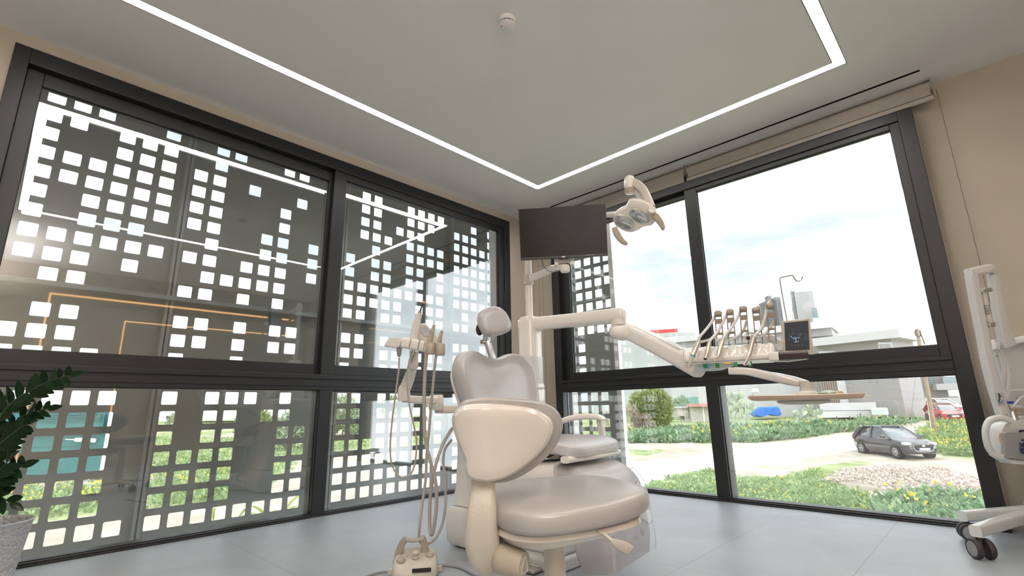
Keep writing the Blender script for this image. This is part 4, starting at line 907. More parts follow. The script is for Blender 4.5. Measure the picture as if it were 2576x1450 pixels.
# second arm: slopes down towards the viewer to the instrument console
S0 = W(1585, 838, 2.83); S1 = W(1762, 925, 2.42)
bm = BM(); rbar(bm, [S0, S0*.5+S1*.5, S1], [.034, .038, .05], [.040, .044, .052], Z, .6, 3, round_n=4); fin('spring_arm', bm, M_white, root)
bm = BM(); rbar(bm, [W(1600, 822, 2.845), W(1722, 880, 2.50)], .030, .004, Z, .3); fin('arm_cover', bm, M_purewhite, root)
# tray arm and tray
T0 = [W(1836, 934, 2.30), W(1880, 935, 2.24), W(1930, 945, 2.16), (W(1985, 957, 2.05)), W(2022, 966, 1.98)]
bm = BM(); rbar(bm, T0, [.016, .022, .026, .030, .028], [.016, .017, .017, .017, .012], Z, .4, 5); ta = fin('tray_arm', bm, M_white, root)
tc_ = W(2032, 995, 1.94)
bm = BM(); loft(bm, [[W(2030, y, 1.94)+RH*.028*k*math.cos(a)+AW*.03*k*math.sin(a) for a in [2*math.pi*j/20 for j in range(20)]] for y, k in ((962, .95), (975, .85), (984, .9), (989, 1.25), (992, 1.3))]); fin('tray_stem', bm, M_white, ta)
# column brackets for monitor and lamp
zb0 = W(1335, 712, dP).z; zb1 = W(1335, 686, dP).z
bm = BM(); cyl(bm, (PCX, PCY, zb0), (PCX, PCY, zb1), .031, seg=28); co2 = fin('monitor_collar', bm, M_cream, root)
bm = BM(); rbar(bm, [W(1336, 700, dP-.02), W(1362, 690, dP-.08), W(1392, 676, dP-.16), W(1420, 673, dP-.22)], [.020, .022, .024, .028], [.022, .020, .018, .016], Z, .6, 5); ma = fin('monitor_arm', bm, M_white, root)
bm = BM(); cj = W(1421, 676, dP-.22); lathe(bm, cj-Z*.022, Z, [(.024, 0), (.028, .006), (.028, .036), (.024, .042)], 28); fin('arm_joint', bm, M_white, ma)
LA = [Vector((PCX, PCY, W(1335, 556, dP).z)), W(1430, 549, dP-.05), W(1530, 541, dP-.12), W(1600, 533, dP-.20)]
bm = BM(); rbar(bm, LA, .018, .0165, Z, .9, 4, round_n=4); cyl(bm, LA[0]-Z*.035, LA[0]+Z*.035, .03, seg=24); fin('lamp_arm', bm, M_white, root)
# bracket that carries the assistant's instruments
bm = BM(); q1 = Vector((-2.372, 2.0, W(1100, 1030, 2.95).z)); q0 = W(1105, 1031, 2.83)
rbar(bm, [Vector((-2.355, 1.985, q0.z)), q0], .035, .022, Z, .4); br_ = fin('assistant_bracket', bm, M_white, root)
bm = BM(); jc = W(1097, 1012, 2.83); loft(bm, [[jc+Z*z+RH*.042*k*math.cos(a)+AW*.036*k*math.sin(a) for a in [2*math.pi*j/24 for j in range(24)]] for z, k in ((-.045, .9), (-.04, 1), (.03, 1), (.04, .85))]); fin('bracket_joint', bm, M_white, br_)
bm = BM(); rbar(bm, [W(1100, 1008, 2.83), W(1060, 1007, 2.76), W(1017, 1004, 2.70)], .028, .020, Z, .5, 4); fin('assistant_lower_arm', bm, M_white, root)
bm = BM(); rbar(bm, [W(1018, 1006, 2.70), W(1016, 985, 2.70), W(1018, 972, 2.70)], [.034, .032, .026], [.03, .028, .024], AW, .6, 4); rbar(bm, [W(1019, 978, 2.70), W(1028, 955, 2.68), W(1037, 928, 2.65)], [.030, .028, .024], .018, AW, .5, 3); fin('assistant_swing_arm', bm, M_white, root)
bm = BM(); superell(bm, W(1040, 914, 2.64), RH*.026, AW*.026, Z*.036, .7, .8, 14, 22); cyl(bm, W(1041, 908, 2.64), W(1042, 880, 2.62), .021, .025, 22); fin('knuckle', bm, M_white, root)
bm = BM(); tube(bm, [W(1042, 880, 2.594), W(1043, 892, 2.605), W(1037, 902, 2.606), W(1035, 914, 2.606)], .003, 6, 5); fin('cable_groove', bm, M_greyp, root)
# instrument holder bar: a row of bevelled blocks
def blk(bm, x0, x1, y, h, d, dd=.05, mi=0):
    a, b2 = W(x0, y, d), W(x1, y+ (x1-x0)*.17, d-.0006*(x1-x0)); hh = h/FPX*d/2
    rbar(bm, [a, b2], dd, hh, Z, .45, 1, mi=mi)
hb = None
bm = BM(); ou = [W(x, y, 2.56) for x, y in ((968, 872), (980, 852), (1006, 850), (1014, 862), (1008, 876), (996, 877), (975, 873))]
puff(bm, ou, AW, [(.9, -.03), (1, -.02), (1, .04), (.85, .055)], 1); fin('assistant_control_pad', bm, M_white, root, bevel=.002)
bm = BM(); rbar(bm, [W(1008, 865, 2.59), W(1110, 884, 2.53)], .016, .012, Z, .4); hb = fin('holder_bar', bm, M_white, root)
for x0, x1, y in ((1016, 1034, 863), (1038, 1056, 867), (1060, 1070, 871)):
    bm = BM(); blk(bm, x0, x1, y, 27, 2.55, .026); fin('holder_block', bm, M_white, hb)
for x0, y in ((1083, 877), (1107, 880)):
    bm = BM(); c = W(x0, y, 2.49); loft(bm, [[c+Z*z+RH*.023*k*math.cos(a)*1.1+AW*.023*k*math.sin(a) for a in [2*math.pi*(j+.5)/10 for j in range(10)]] for z, k in ((-.030, .85), (-.026, 1), (.026, 1), (.030, .85))]); fin('hose_cradle', bm, M_tan, hb)
bm = BM(); ou = [W(x, y, 2.60) for x, y in ((1036, 817), (1070, 814), (1100, 846), (1112, 866), (1085, 872), (1058, 858), (1046, 846))]
puff(bm, ou, (AW-Z*.2).normalized(), [(.93, -.012), (1, -.006), (1, .04), (.9, .05)], 1); hp = fin('keypad_housing', bm, M_white, root, bevel=.003)
M_label = mat('keypad_film', (.55, .58, .62), .3, 0, .25, 60)
bm = BM(); ou = [W(x, y, 2.583) for x, y in ((1062, 822), (1072, 821), (1092, 842), (1086, 846), (1068, 846), (1060, 836))]; puff(bm, ou, AW, [(1, -.003), (1, .001)], 1); fin('keypad', bm, M_label, hp, False)
bm = BM(); c = W(1004, 884, 2.555); lathe(bm, c+Z*.014, -Z, [(.013, 0), (.013, .022), (.008, .042), (.005, .044)], 16); fin('cord_grip', bm, M_greyp, root)
rebase(root)
UNIT = root
# ---- tray with small glass dishes
root = thing('instrument_tray', 'thin bronze-edged instrument tray held over the floor by a curved arm', 'tray', W(2030, 1000, 1.94))
bm = BM()
TA = [(1882, 998), (2180, 994)]; L_ = W(1884, 1000, 2.02); R_ = W(2160, 996, 1.86)
zt2 = W(2030, 994, 1.94).z; u = (R_-L_); u.z = 0; wl = u.length; u.normalize(); nrm = Vector((-u.y, u.x, 0)); mid_ = (L_+R_)/2; mid_.z = zt2
def tq(a, b2, z): return mid_+u*a+nrm*b2+Z*z
hw_, hd_ = wl/2, .14
rings = [[tq(a*(hw_-i), b2*(hd_-i), z) for a, b2 in ((-1, -1), (1, -1), (1, 1), (-1, 1))] for i, z in ((.03, -.020), (.008, -.017), (0, -.004), (0, .0), (.004, .0), (.012, -.012), (.03, -.014))]
loft(bm, rings); fin('tray_body', bm, M_bronze, root, bevel=.004)
bm = BM(); loft(bm, [[tq(a*i+.00, b2*.075*i/.09, z) for a, b2 in ((-1, -1), (1, -1), (1, 1), (-1, 1))] for i, z in ((.06, -.036), (.085, -.030), (.09, -.021))]); fin('tray_mount', bm, M_cream, root, bevel=.004)
bm = BM(); rbar(bm, [W(2157, 996, 1.86), W(2172, 995, 1.85), W(2190, 999, 1.84)], [.016, .022, .008], .003, Z, .5, 4); fin('tray_handle', bm, M_white, root); rebase(root)
bm = BM(); c = W(2083, 989, 1.90); c.z = zt2+.0005; lathe(bm, c-Z*.012, Z, [(.018, 0), (.032, .010), (.036, .016), (.030, .022), (.012, .026), (.0005, .027)], 20); tag(fin('gauze_dish', bm, mat('pale_green_glass', (.42, .52, .42), .2)), 'low pale green dish lying on the bronze tray', 'dish')
bm = BM(); c = W(2106, 989, 1.88); c.z = zt2+.0005; lathe(bm, c-Z*.012, Z, [(.012, 0), (.020, .008), (.022, .014), (.016, .022), (.0005, .024)], 20); tag(fin('mixing_cup', bm, mat('amber_glass', (.50, .40, .28), .2)), 'small brownish cup on the tray right of the green dish', 'cup')
# ---- instrument console hung on the spring arm
root = thing('instrument_console', 'cream instrument console with scalloped front, whip arms and touch screen', 'dental console', W(1830, 930, 2.38))
CL, CR = W(1722, 917, 2.44), W(1952, 906, 2.28); cu_ = CR-CL; cwid = cu_.length; cz0 = CL.z; cu_.z = 0; cu_.normalize(); cn = Vector((cu_.y, -cu_.x, 0))
if cn.dot(AW) > 0: cn = -cn             # points to the viewer
def Q(a, b2, z): return Vector((CL.x, CL.y, cz0))+cu_*a+cn*b2+Z*z
bm = BM(); rings = []; ns = 90
sc = [.028, .085, .145, .205, .262, .322, .372]
for i in range(ns+1):
    a = cwid*i/ns; e = min(1, (i/ns)/.05, (1-i/ns)/.05); e = math.sqrt(max(0, 1-(1-e)**2))
    s = 0
    for q in sc: s = max(s, math.exp(-((a-q*cwid/.41)/.0125)**4))
    # profile from bottom front to top back; grooves cut the upper front slope
    top = .083-.010*s; dp = .05*e
    sk = .016*a/cwid
    pr_ = [(-.12, .004), (.020, .000), (.036, .004), (.040, .012), (.037, .030), (.026-.006*s, .054), (.010-.018*s, .074-.004*s), (-.010-.012*s, .082-.006*s), (-.045, .084), (-.10, .080), (-.135, .05), (-.135, .02)]
    rings.append([Q(a+.02*(1-e)*(1 if i < ns/2 else -1)*0, b2*(.55+.45*e) if b2 > 0 else b2*(.7+.3*e), .04+(z-.04)*(.72+.28*e)) for b2, z in pr_])
loft(bm, rings); fin('console_body', bm, M_white, root, angle=60)
bm = BM(); box_ = [Q(a, b2, z) for z in (-.004, .001) for a, b2 in ((.004, -.12), (cwid-.004, -.12), (cwid-.004, .034), (.004, .034))]; loft(bm, [box_[:4], box_[4:]]); fin('base_tray', bm, M_purewhite, root, False)
bm = BM(); lo = []
for z, k in ((-.003, 1.0), (-.018, .84), (-.033, .42), (-.036, .12)):
    lo.append([Q(.12+math.cos(a)*.115*k*(1.0 if math.cos(a) > 0 else 1.0), -.045+math.sin(a)*.065*k, z) for a in [2*math.pi*j/32 for j in range(32)]])
loft(bm, lo); fin('lower_cover', bm, M_purewhite, root)
for (x, w_, col, nm) in ((1776, .016, (.01, .22, .05), 'green valve knob'), (1785, .012, (.08, .30, .62), 'blue valve knob'), (1808, .016, (.01, .22, .05), 'green valve knob'), (1833.5, .03, (.85, .50, .03), 'yellow valve lever'), (1854, .016, (.01, .22, .05), 'green valve knob'), (1889, .016, (.01, .22, .05), 'green valve knob')):
    bm = BM(); a = (x-1722)/230*cwid; box_ = []
    loft(bm, [[Q(a+sx_*w_/2, .020+sy_*.014, z) for sx_, sy_ in ((-1, -1), (1, -1), (1, 1), (-1, 1))] for z in ((-.026 if w_ < .02 else -.012), -.0045)]); o = fin('valve_knob', bm, mat(nm.replace(' ', '_'), col, .35), root, False, bevel=.0015); o['label'] = nm
# label plate with small print
bm = BM(); a = .283/.41*cwid; loft(bm, [[Q(a+x, .036, z), Q(a+x+.001, .036, z), Q(a+x+.001, .037, z), Q(a+x, .037, z)] for x, z in ((-.016, -.022), (-.016, -.004))]); bmesh.ops.delete(bm, geom=bm.verts[:], context='VERTS')
obox(bm, Q(a, .0365, -.012), cu_*.016, cn*.0006, Z*.009); o = fin('rating_label', bm, M_purewhite, root, False)
for k in range(3): text_obj('small_print', ('2001', 'kg 5', 'A12')[k], .006, Q(a-.002, .0375, -.007-.006*k), cu_, Z, M_greyp, o)
# whip arms
M_whip = mat('taupe_whip_plastic', (.30, .25, .20), .35)
xs_whip = [(1806, 787, 853, 1811), (1836, 783, 851, 1841), (1869, 775, 846, 1874), (1901, 778, 846, 1909), (1937, 768, 848, 1943)]
whips = []
for (x, y0, y1, xb) in xs_whip:
    d = 2.44-.16*(x-1722)/230+.06; top = W(x, y0, d); bot = W(xb, y1+8, d); bot.z = min(bot.z, Q(0, 0, .08).z)
    wv = bpy.data.objects.new('x', None)
    bm = BM(); ax = (top-bot).normalized(); sd = cu_
    for sg in (-1, 1): rbar(bm, [bot+sd*sg*.0145, bot+(top-bot)*.45+sd*sg*.0145, top+sd*sg*.0145+ax*.004], .0026, .005, cn, .5)
    for f_, h_ in ((.74, .012), (.38, .005)):
        c = bot+(top-bot)*f_; obox(bm, c, sd*.0135, cn*.005, ax*h_)
    o = fin('whip_arm', bm, M_whip, root, bevel=.001)
    bm = BM(); c = top-ax*.006; lathe(bm, c-sd*.0125, sd, [(.016, 0), (.016, .025)], 22); fin('roller', bm, M_whip, o); whips.append((top, bot, d, sd, ax))
# touch screen
tsc = [W(1964, 809, 2.27), W(2037, 801, 2.22), W(2047, 893, 2.215), W(1970, 888, 2.265)]
sn = ((tsc[1]-tsc[0]).cross(tsc[3]-tsc[0])).normalized()
if sn.dot(AW) > 0: sn = -sn
bm = BM(); cc = sum(tsc, Vector())/4; puff(bm, tsc, sn, [(.97, -.014), (1, -.012), (1, -.001), (.985, .002)], 1); ts = fin('touch_screen', bm, M_cream, root, bevel=.002)
M_scr = mat('dark_display', (.035, .04, .05), .12, 0, .02)
s1 = [W(1973, 813, 2.26), W(2033, 807, 2.22), W(2037, 880, 2.215), W(1976, 883, 2.255)]; s1 = [p-sn*((p-tsc[0]).dot(sn))+sn*.0032 for p in s1]
bm = BM(); puff(bm, s1, sn, [(1, -.002), (1, 0)], 1); disp = fin('display', bm, M_scr, ts, False)
M_ui = emis('display_icons', (.35, .42, .50), .45); M_ui2 = emis('display_chair_icon', (.45, .60, .72), .55)
sxv = (s1[1]-s1[0]); syv = (s1[3]-s1[0])
def SP(a, b2): return s1[0]+sxv*a+syv*b2+sn*.0006
bm = BM()
def ln(bm, p, r=.0005): tube(bm, [SP(*q) for q in p], r, 4, 1)
for cx, cy in ((.62, .23+.22), (.13, .62), (.62, .50), (.88, .52), (.60, .64), (.86, .63), (.36, .40)):
    ln(bm, [(cx+.055*math.cos(a), cy+.045*math.sin(a)) for a in [2*math.pi*k/14 for k in range(15)]], .0004)
ln(bm, [(.20, .55), (.25, .43), (.34, .40)], .0003); ln(bm, [(.66, .45), (.78, .44), (.88, .40)], .0003); fin('icons', bm, M_ui, disp)
bm = BM(); ln(bm, [(.22, .48), (.36, .60), (.52, .58), (.62, .57)], .0016); ln(bm, [(.45, .60), (.47, .70)], .002); ln(bm, [(.38, .72), (.56, .71)], .0018); ln(bm, [(.36, .55), (.48, .55)], .001); fin('chair_icon', bm, M_ui2, disp)
for k, ch in enumerate('ABCD'): text_obj('letter', ch, .0065, SP(.29+k*.14, .845), sxv, -syv, M_ui2, disp, .0002)
# dark film viewer bar and its end block
bm = BM(); b0, b1_, b2_ = W(1937, 897, 2.26), W(1961, 897, 2.235), W(2033, 894, 2.19); rbar(bm, [b0, b1_], .018, .020, Z, .4); fin('viewer_end', bm, M_white, root)
bm = BM(); rbar(bm, [b1_, b2_], .019, .0165, Z, .35); fin('film_viewer', bm, mat('dark_plum_gloss', (.022, .012, .016), .08), root)
bm = BM(); rbar(bm, [W(1938, 909, 2.27), W(1985, 909, 2.24), W(2030, 903, 2.21)], .02, .0025, Z, .3); fin('glass_shelf', bm, M_purewhite, root)
bm = BM(); rbar(bm, [W(1918, 852, 2.42), W(1940, 855, 2.42), W(1958, 866, 2.40), W(1972, 885, 2.36)], [.03, .045, .05, .03], [.012, .018, .02, .012], Z, .5, 5); fin('rear_cover', bm, M_purewhite, root)
# hook rod
bm = BM(); tube(bm, [W(1980, 808, 2.27), W(1971, 760, 2.27), W(1962, 706, 2.27), W(1964, 699, 2.27), W(1972, 697, 2.27), W(1990, 693.5, 2.27), W(1995, 695, 2.27), W(1999, 702, 2.27), W(2005, 708, 2.27), W(2013, 706, 2.27), W(2018, 700, 2.27), W(2018.5, 696, 2.27)], .0026, 8, 5); fin('hook_rod', bm, M_chrome, root)
rebase(root)
# ---- handpieces hanging on the console, each with its own hose
def hose(bm, pts, r): tube(bm, pts, r, 8, 7)
M_hp = mat('brushed_nickel_handpiece', (.72, .64, .56), .30, .7)
def HP(label, name, body, radii, whip, hosepts, tip=None, cone=None, band=None):
    r_ = thing(name, label, 'handpiece', body[-1], 'dental handpieces on the console')
    bm = BM(); tube(bm, body, [q*1.3 for q in radii], 16, 5); fin('body', bm, M_hp, r_)
    bm = BM(); hose(bm, hosepts, .0068); fin('hose', bm, M_hosew, r_)
    if tip: bm = BM(); tube(bm, tip[0], [q*1.3 for q in tip[1]], 12, 3); fin('tip', bm, tip[2], r_)
    if band: bm = BM(); tube(bm, band, .0126, 18, 1); o = fin('band', bm, mat('blue_ring', (.10, .34, .45), .3), r_); o['label'] = 'blue ring'
    rebase(r_)
def wh(k): return whips[k]
dF = 2.33
def hosek(k, start, px, d0):
    top, bot, d, sd, ax = whips[k]
    return [start]+[W(x, y, dd) for x, y, dd in px]
HP('scaler handpiece with blue ring and pointed tip, leftmost on the console', 'scaler_handpiece', [W(1759, 852, 2.37), W(1757, 862, 2.36), W(1751, 876, 2.34), W(1742, 895, 2.33)], [.005, .007, .0095, .0095], 0, hosek(0, W(1759, 852, 2.37), [(1762, 846, 2.38), (1780, 825, 2.43), (1793, 806, 2.45), (1803, 787, 2.46), (1809, 785, 2.47), (1813, 790, 2.48)], 0), ([W(1741, 897, 2.33), W(1736, 912, 2.32), W(1731.5, 932, 2.31)], [.0092, .005, .0015], M_cream), None, [W(1743.5, 893, 2.33), W(1741.6, 898, 2.33)])
HP('short cylindrical motor handpiece with open end, second on the console', 'motor_handpiece', [W(1785, 862, 2.35), W(1783, 870, 2.34), W(1780, 885, 2.33), W(1774, 903, 2.31)], [.006, .008, .0085, .006], 1, hosek(1, W(1785, 862, 2.35), [(1788, 855, 2.37), (1803, 838, 2.41), (1816, 816, 2.43), (1828, 792, 2.44), (1835, 781, 2.45), (1842, 784, 2.46)], 0), ([W(1774.5, 902, 2.31), W(1773, 906, 2.31)], [.006, .0045], M_dark))
HP('angled contra-angle handpiece hanging in the middle of the console front', 'contra_angle_handpiece', [W(1820, 852, 2.33), W(1817, 862, 2.32), W(1811, 880, 2.31), W(1808, 893, 2.30), W(1802, 900, 2.295), W(1798, 903, 2.29)], [.006, .009, .008, .0065, .0055, .005], 2, hosek(2, W(1820, 852, 2.33), [(1825, 843, 2.36), (1842, 822, 2.39), (1856, 798, 2.41), (1865, 779, 2.42), (1871, 773, 2.43), (1877, 778, 2.44)], 0), ([W(1794, 902, 2.29), W(1799, 909, 2.285)], [.0065, .0065], M_hp))
HP('long slim syringe handpiece reaching below the console front, right side', 'syringe_handpiece', [W(1896, 851, 2.28), W(1892, 865, 2.27), W(1885, 890, 2.25), (W(1877, 911, 2.24))], [.0065, .0085, .0078, .0035], 4, hosek(4, W(1896, 851, 2.28), [(1901, 843, 2.31), (1915, 825, 2.34), (1924, 800, 2.35), (1930, 772, 2.36), (1936, 760, 2.37), (1942, 764, 2.38)], 0), ([W(1878, 910, 2.24), W(1872, 917, 2.235)], [.0045, .006], M_chrome))
HP('handpiece parked pointing straight at the viewer above the console', 'turbine_handpiece', [W(1884, 848, 2.44), W(1883, 850, 2.36), W(1882, 851, 2.31)], [.007, .009, .009], 3, [W(1884, 848, 2.44), W(1876, 848, 2.47), W(1880, 838, 2.50), W(1905, 838, 2.48), W(1920, 820, 2.45), W(1918, 800, 2.43), W(1912, 776, 2.42), W(1906, 772, 2.42), W(1903, 779, 2.43)], ([W(1882, 851, 2.312), W(1882, 851, 2.306)], [.0065, .0065], M_black))
# slack hoses running back into the console
for k, pts in enumerate(([(1763, 861, 2.42), (1790, 853, 2.44), (1806, 838, 2.46), (1812, 820, 2.47)], [(1800, 858, 2.40), (1825, 850, 2.42), (1836, 835, 2.44), (1842, 812, 2.45)], [(1834, 857, 2.38), (1858, 845, 2.40), (1872, 828, 2.42), (1878, 808, 2.43)], [(1905, 851, 2.33), (1925, 840, 2.35), (1940, 822, 2.37), (1946, 805, 2.38)])):
    bm = BM(); tube(bm, [W(*p) for p in pts], .0062, 8, 6)
    tag(fin('supply_hose', bm, M_hosew), ('white hose looping behind the leftmost whip arm', 'white hose looping behind the second whip arm', 'white hose looping behind the middle whip arm', 'white hose looping behind the rightmost whip arm')[k], 'hose', 'supply hoses behind the whip arms')
# =================================================================== MONITOR
root = thing('monitor', 'black flat monitor on the unit pole, screen switched off', 'monitor', W(1420, 650, 2.93))
mc = [W(1304, 527, 2.98), W(1524, 513, 2.90), W(1529, 643, 2.90), W(1310, 655, 2.98)]
ml = mc[0]; mr = mc[1]; mu_ = Vector((mr.x-ml.x, mr.y-ml.y, 0)).normalized(); mn = Vector((mu_.y, -mu_.x, 0))
if mn.dot(AW) > 0: mn = -mn
mn = (mn-Z*.06).normalized(); mc = [PN(x, y, (ml+mr)/2-Z*.15, mn) for x, y in ((1304, 527), (1524, 513), (1529, 643), (1310, 655))]
bm = BM(); puff(bm, mc, mn, [(.97, -.03), (.995, -.018), (1, -.012), (1, .0), (.998, .001)], 1); fin('casing', bm, M_frame, root, bevel=.0012)
M_panel = mat('matte_screen', (.013, .009, .008), .30, 0, .4, 5, spec=.16)
cm = sum(mc, Vector())/4; sp_ = [cm+(p-cm)*.985 for p in mc]; dwn = (mc[3]-mc[0]).normalized(); sp_[2] = sp_[2]-dwn*.012; sp_[3] = sp_[3]-dwn*.012
bm = BM(); puff(bm, sp_, mn, [(1, .0012), (1, .0022)], 1); fin('screen', bm, M_panel, root, False)
mud = (mc[1]-mc[0]).normalized()
text_obj('logo', 'npc', .014, (mc[2]+mc[3])/2-dwn*.007+mn*.0022, mud, -dwn, M_alu, root, .0003, True)
bm = BM()
for k in range(5): obox(bm, mc[3]+(mc[2]-mc[3])*(.755+k*.024)-dwn*.008+mn*.0025, mud*.003, mn*.0008, dwn*.0007)
fin('menu_keys', bm, M_alu, root, False)
bm = BM(); c = W(1419, 658, 2.93)
obox(bm, c, mud*.055, mn*.012, Z*.011); obox(bm, c-mud*.045-Z*.002, mud*.012, mn*.02, Z*.024); obox(bm, c+mud*.045-Z*.002, mud*.012, mn*.02, Z*.024); fin('mount', bm, M_white, root, bevel=.004)
bm = BM(); tube(bm, [W(1364, 652, 2.95), W(1365, 662, 2.95), W(1372, 676, 2.95), W(1384, 684, 2.94), W(1405, 687, 2.93)], .0017, 6, 6); fin('power_cable', bm, M_black, root)
bm = BM(); tube(bm, [W(1407, 650, 2.94), W(1412, 656, 2.93), W(1420, 651, 2.93)], .003, 6, 5); o = fin('data_cable', bm, mat('blue_cable', (.02, .10, .45), .4), root); rebase(root)
# =================================================================== OPERATING LAMP
root = thing('operating_lamp', 'cream twin-lens operating lamp with two curved grips hanging right of the monitor', 'operating lamp', W(1600, 590, 2.72))
jt = W(1583, 447, 2.80); jb = W(1585, 483, 2.80); jd = (jb-jt).normalized()
bm = BM(); lathe(bm, jt-Z*0, (jb-jt), [(.012, -.012), (.024, -.004), (.029, .006), (.030, .075), (.029, .090), (.022, .096)], 28); fin('joint', bm, M_white, root)
bm = BM(); lathe(bm, jt, (jb-jt), [(.0303, .058), (.0306, .060), (.0306, .088), (.030, .089)], 28); fin('joint_ring', bm, M_tan, root)
bm = BM(); rbar(bm, [W(1588, 458, 2.79), W(1603, 464, 2.77), W(1618, 478, 2.74), W(1630, 500, 2.71), W(1640, 522, 2.68)], [.012, .014, .014, .014, .013], [.024, .024, .022, .020, .018], Vector((0, 0, 1)), .6, 6); fin('yoke', bm, M_cream, root)
bm = BM(); rbar(bm, [W(1592, 470, 2.80), W(1604, 486, 2.79), W(1616, 508, 2.78), W(1626, 530, 2.78)], .016, .018, Z, .5, 5); fin('link_arm', bm, M_purewhite, root)
# lamp head: outline seen from below, leaning
pl0 = W(1603, 542, 2.70); ln_ = (-AW*.72-Z*.62-RH*.22).normalized()
OL = [(1542, 552), (1547, 538), (1560, 528), (1573, 522), (1582, 508), (1592, 503), (1612, 505), (1630, 512), (1643, 520), (1651, 531), (1650, 548), (1647, 560), (1638, 567), (1620, 570), (1606, 578), (1592, 584), (1575, 583), (1558, 575), (1546, 565)]
OW = [PN(x, y, pl0, ln_) for x, y in OL]
bm = BM(); puff(bm, OW, ln_, [(.55, -.075), (.85, -.065), (.97, -.045), (1, -.02), (1.0, -.005), (.975, .006), (.93, .009)], 4); fin('lamp_head', bm, M_white, root)
M_lens = mat('faceted_lens', (.48, .50, .50), .10, .7, .5, 35, .25, 80)
for (cx, cy, a_, b_r, rot) in ((1571, 558, 27, 15.5, 25), (1609, 543, 27, 15, 27)):
    pts = []; ptr = []
    for k in range(28):
        a = 2*math.pi*k/28; x = a_*math.cos(a); y = b_r*math.sin(a); c, s = math.cos(math.radians(rot)), math.sin(math.radians(rot))
        pts.append(PN(cx+x*c-y*s, cy+x*s+y*c, pl0, ln_))
    bm = BM(); puff(bm, pts, ln_, [(1.04, .004), (1.04, .011), (1.0, .0125)], 1); rm = fin('lens_rim', bm, M_alu, root)
    bm = BM(); puff(bm, pts, ln_, [(.985, .010), (.97, .0135), (.75, .0165)], 1); fin('lens', bm, M_lens, rm)
    bm = BM(); c0 = sum(pts, Vector())/28; ax_ = (pts[0]-pts[14]).normalized(); rbar(bm, [c0-ax_*.012+ln_*.018, c0+ax_*.045+ln_*.017], .005, .002, ln_, .3); fin('lens_bar', bm, M_purewhite, rm)
bm = BM(); c = W(1641, 528, 2.64); cyl(bm, c, c+(AW+Z*.1)*.07, .021, .024, 22); lathe(bm, c, -AW, [(.021, 0), (.018, .004), (.014, .0045), (.013, .001), (.0005, .001)], 22); fin('pivot', bm, M_white, root)
for P3, lab in (([(1640, 536), (1650, 546), (1661, 560), (1667, 572), (1667, 580)], 0), ([(1545, 572), (1552, 589), (1563, 605), (1574, 613), (1578, 616)], 1)):
    bm = BM(); rbar(bm, [W(x, y, 2.66) for x, y in P3], [.014, .020, .017, .013, .006] if lab == 0 else [.014, .018, .015, .011, .005], [.008, .010, .009, .008, .004], AW, .9, 6, round_n=4); fin('grip', bm, M_tan, root)
rebase(root)
# =================================================================== ASSISTANT'S HANDPIECES
root = thing('curing_light', 'cream curing light standing in its holder with black wand and orange tip', 'curing light', W(1046, 868, 2.56))
bm = BM(); tube(bm, [W(1045, 868, 2.56), W(1041, 856, 2.56), W(1044, 835, 2.56), W(1050, 808, 2.56), W(1056, 788, 2.55)], [.006, .020, .0195, .0185, .0125], 20, 5); fin('body', bm, M_white, root)
bm = BM(); tube(bm, [W(1055.5, 789, 2.55), W(1057, 784, 2.55)], [.0105, .008], 18, 1); fin('collar', bm, M_bronze, root)
bm = BM(); tube(bm, [W(1057, 785, 2.55), W(1060, 774, 2.55), W(1064, 765, 2.55)], [.0042, .0035, .003], 10, 4); fin('light_guide', bm, M_black, root)
bm = BM(); superell(bm, W(1066.5, 761.5, 2.55), RH*.0085, AW*.008, Z*.008, 1, 1, 8, 14); fin('tip', bm, mat('orange_copper_tip', (.75, .30, .18), .2, .5), root)
bm = BM(); tube(bm, [W(1045, 874, 2.55), W(1037, 884, 2.55), W(1024, 935, 2.56), W(1023, 960, 2.56), W(1030, 1020, 2.56), W(1044, 1085, 2.56), W(1048, 1120, 2.56), W(1044, 1165, 2.56), W(1034, 1192, 2.56), W(1020, 1202, 2.56), W(1005, 1199, 2.56), W(990, 1180, 2.56), W(982, 1145, 2.56), W(984, 1085, 2.56), W(994, 1000, 2.55), W(1002, 940, 2.55), W(1004, 900, 2.55)], .0045, 8, 7); fin('cord', bm, M_hose, root); rebase(root)
def suction(label, tipx, tipy, bx_, by_, pts, r):
    rt_ = thing('suction_handpiece', label, 'suction handpiece', W(bx_, by_, 2.49), 'suction handpieces in the cradles')
    bm = BM(); k = 1 if r > .008 else .8; tube(bm, [W(bx_+1, by_-4, 2.49), W((bx_*.65+tipx*.35), by_*.65+tipy*.35, 2.49), W(bx_*.25+tipx*.75, by_*.25+tipy*.75, 2.49), W(tipx, tipy, 2.49)], [.016*k, .013*k, .010*k, .0065*k], 16, 4); fin('body', bm, M_tan, rt_)
    bm = BM(); lathe(bm, W(bx_*.3+tipx*.7, by_*.3+tipy*.7, 2.49), (W(tipx, tipy, 2.49)-W(bx_, by_, 2.49)), [(.0115*k, -.003), (.0125*k, 0), (.0115*k, .003)], 16); fin('collar', bm, M_cream, rt_)
    bm = BM(); tube(bm, [W(*p) for p in pts], r, 10, 7); fin('hose', bm, M_hose, rt_); rebase(rt_)
suction('larger tan suction handpiece with the thick ribbed hose, left cradle', 1092, 818, 1080, 864, [(1080, 880, 2.49), (1073, 895, 2.49), (1068, 960, 2.50), (1067, 1040, 2.50), (1070, 1105, 2.50), (1085, 1170, 2.49), (1096, 1215, 2.48), (1098, 1270, 2.47), (1092, 1325, 2.46), (1086, 1346, 2.46), (1081, 1325, 2.49), (1082, 1255, 2.53), (1094, 1180, 2.58), (1110, 1128, 2.66), (1130, 1090, 2.78), (1146, 1070, 2.86)], .0088)
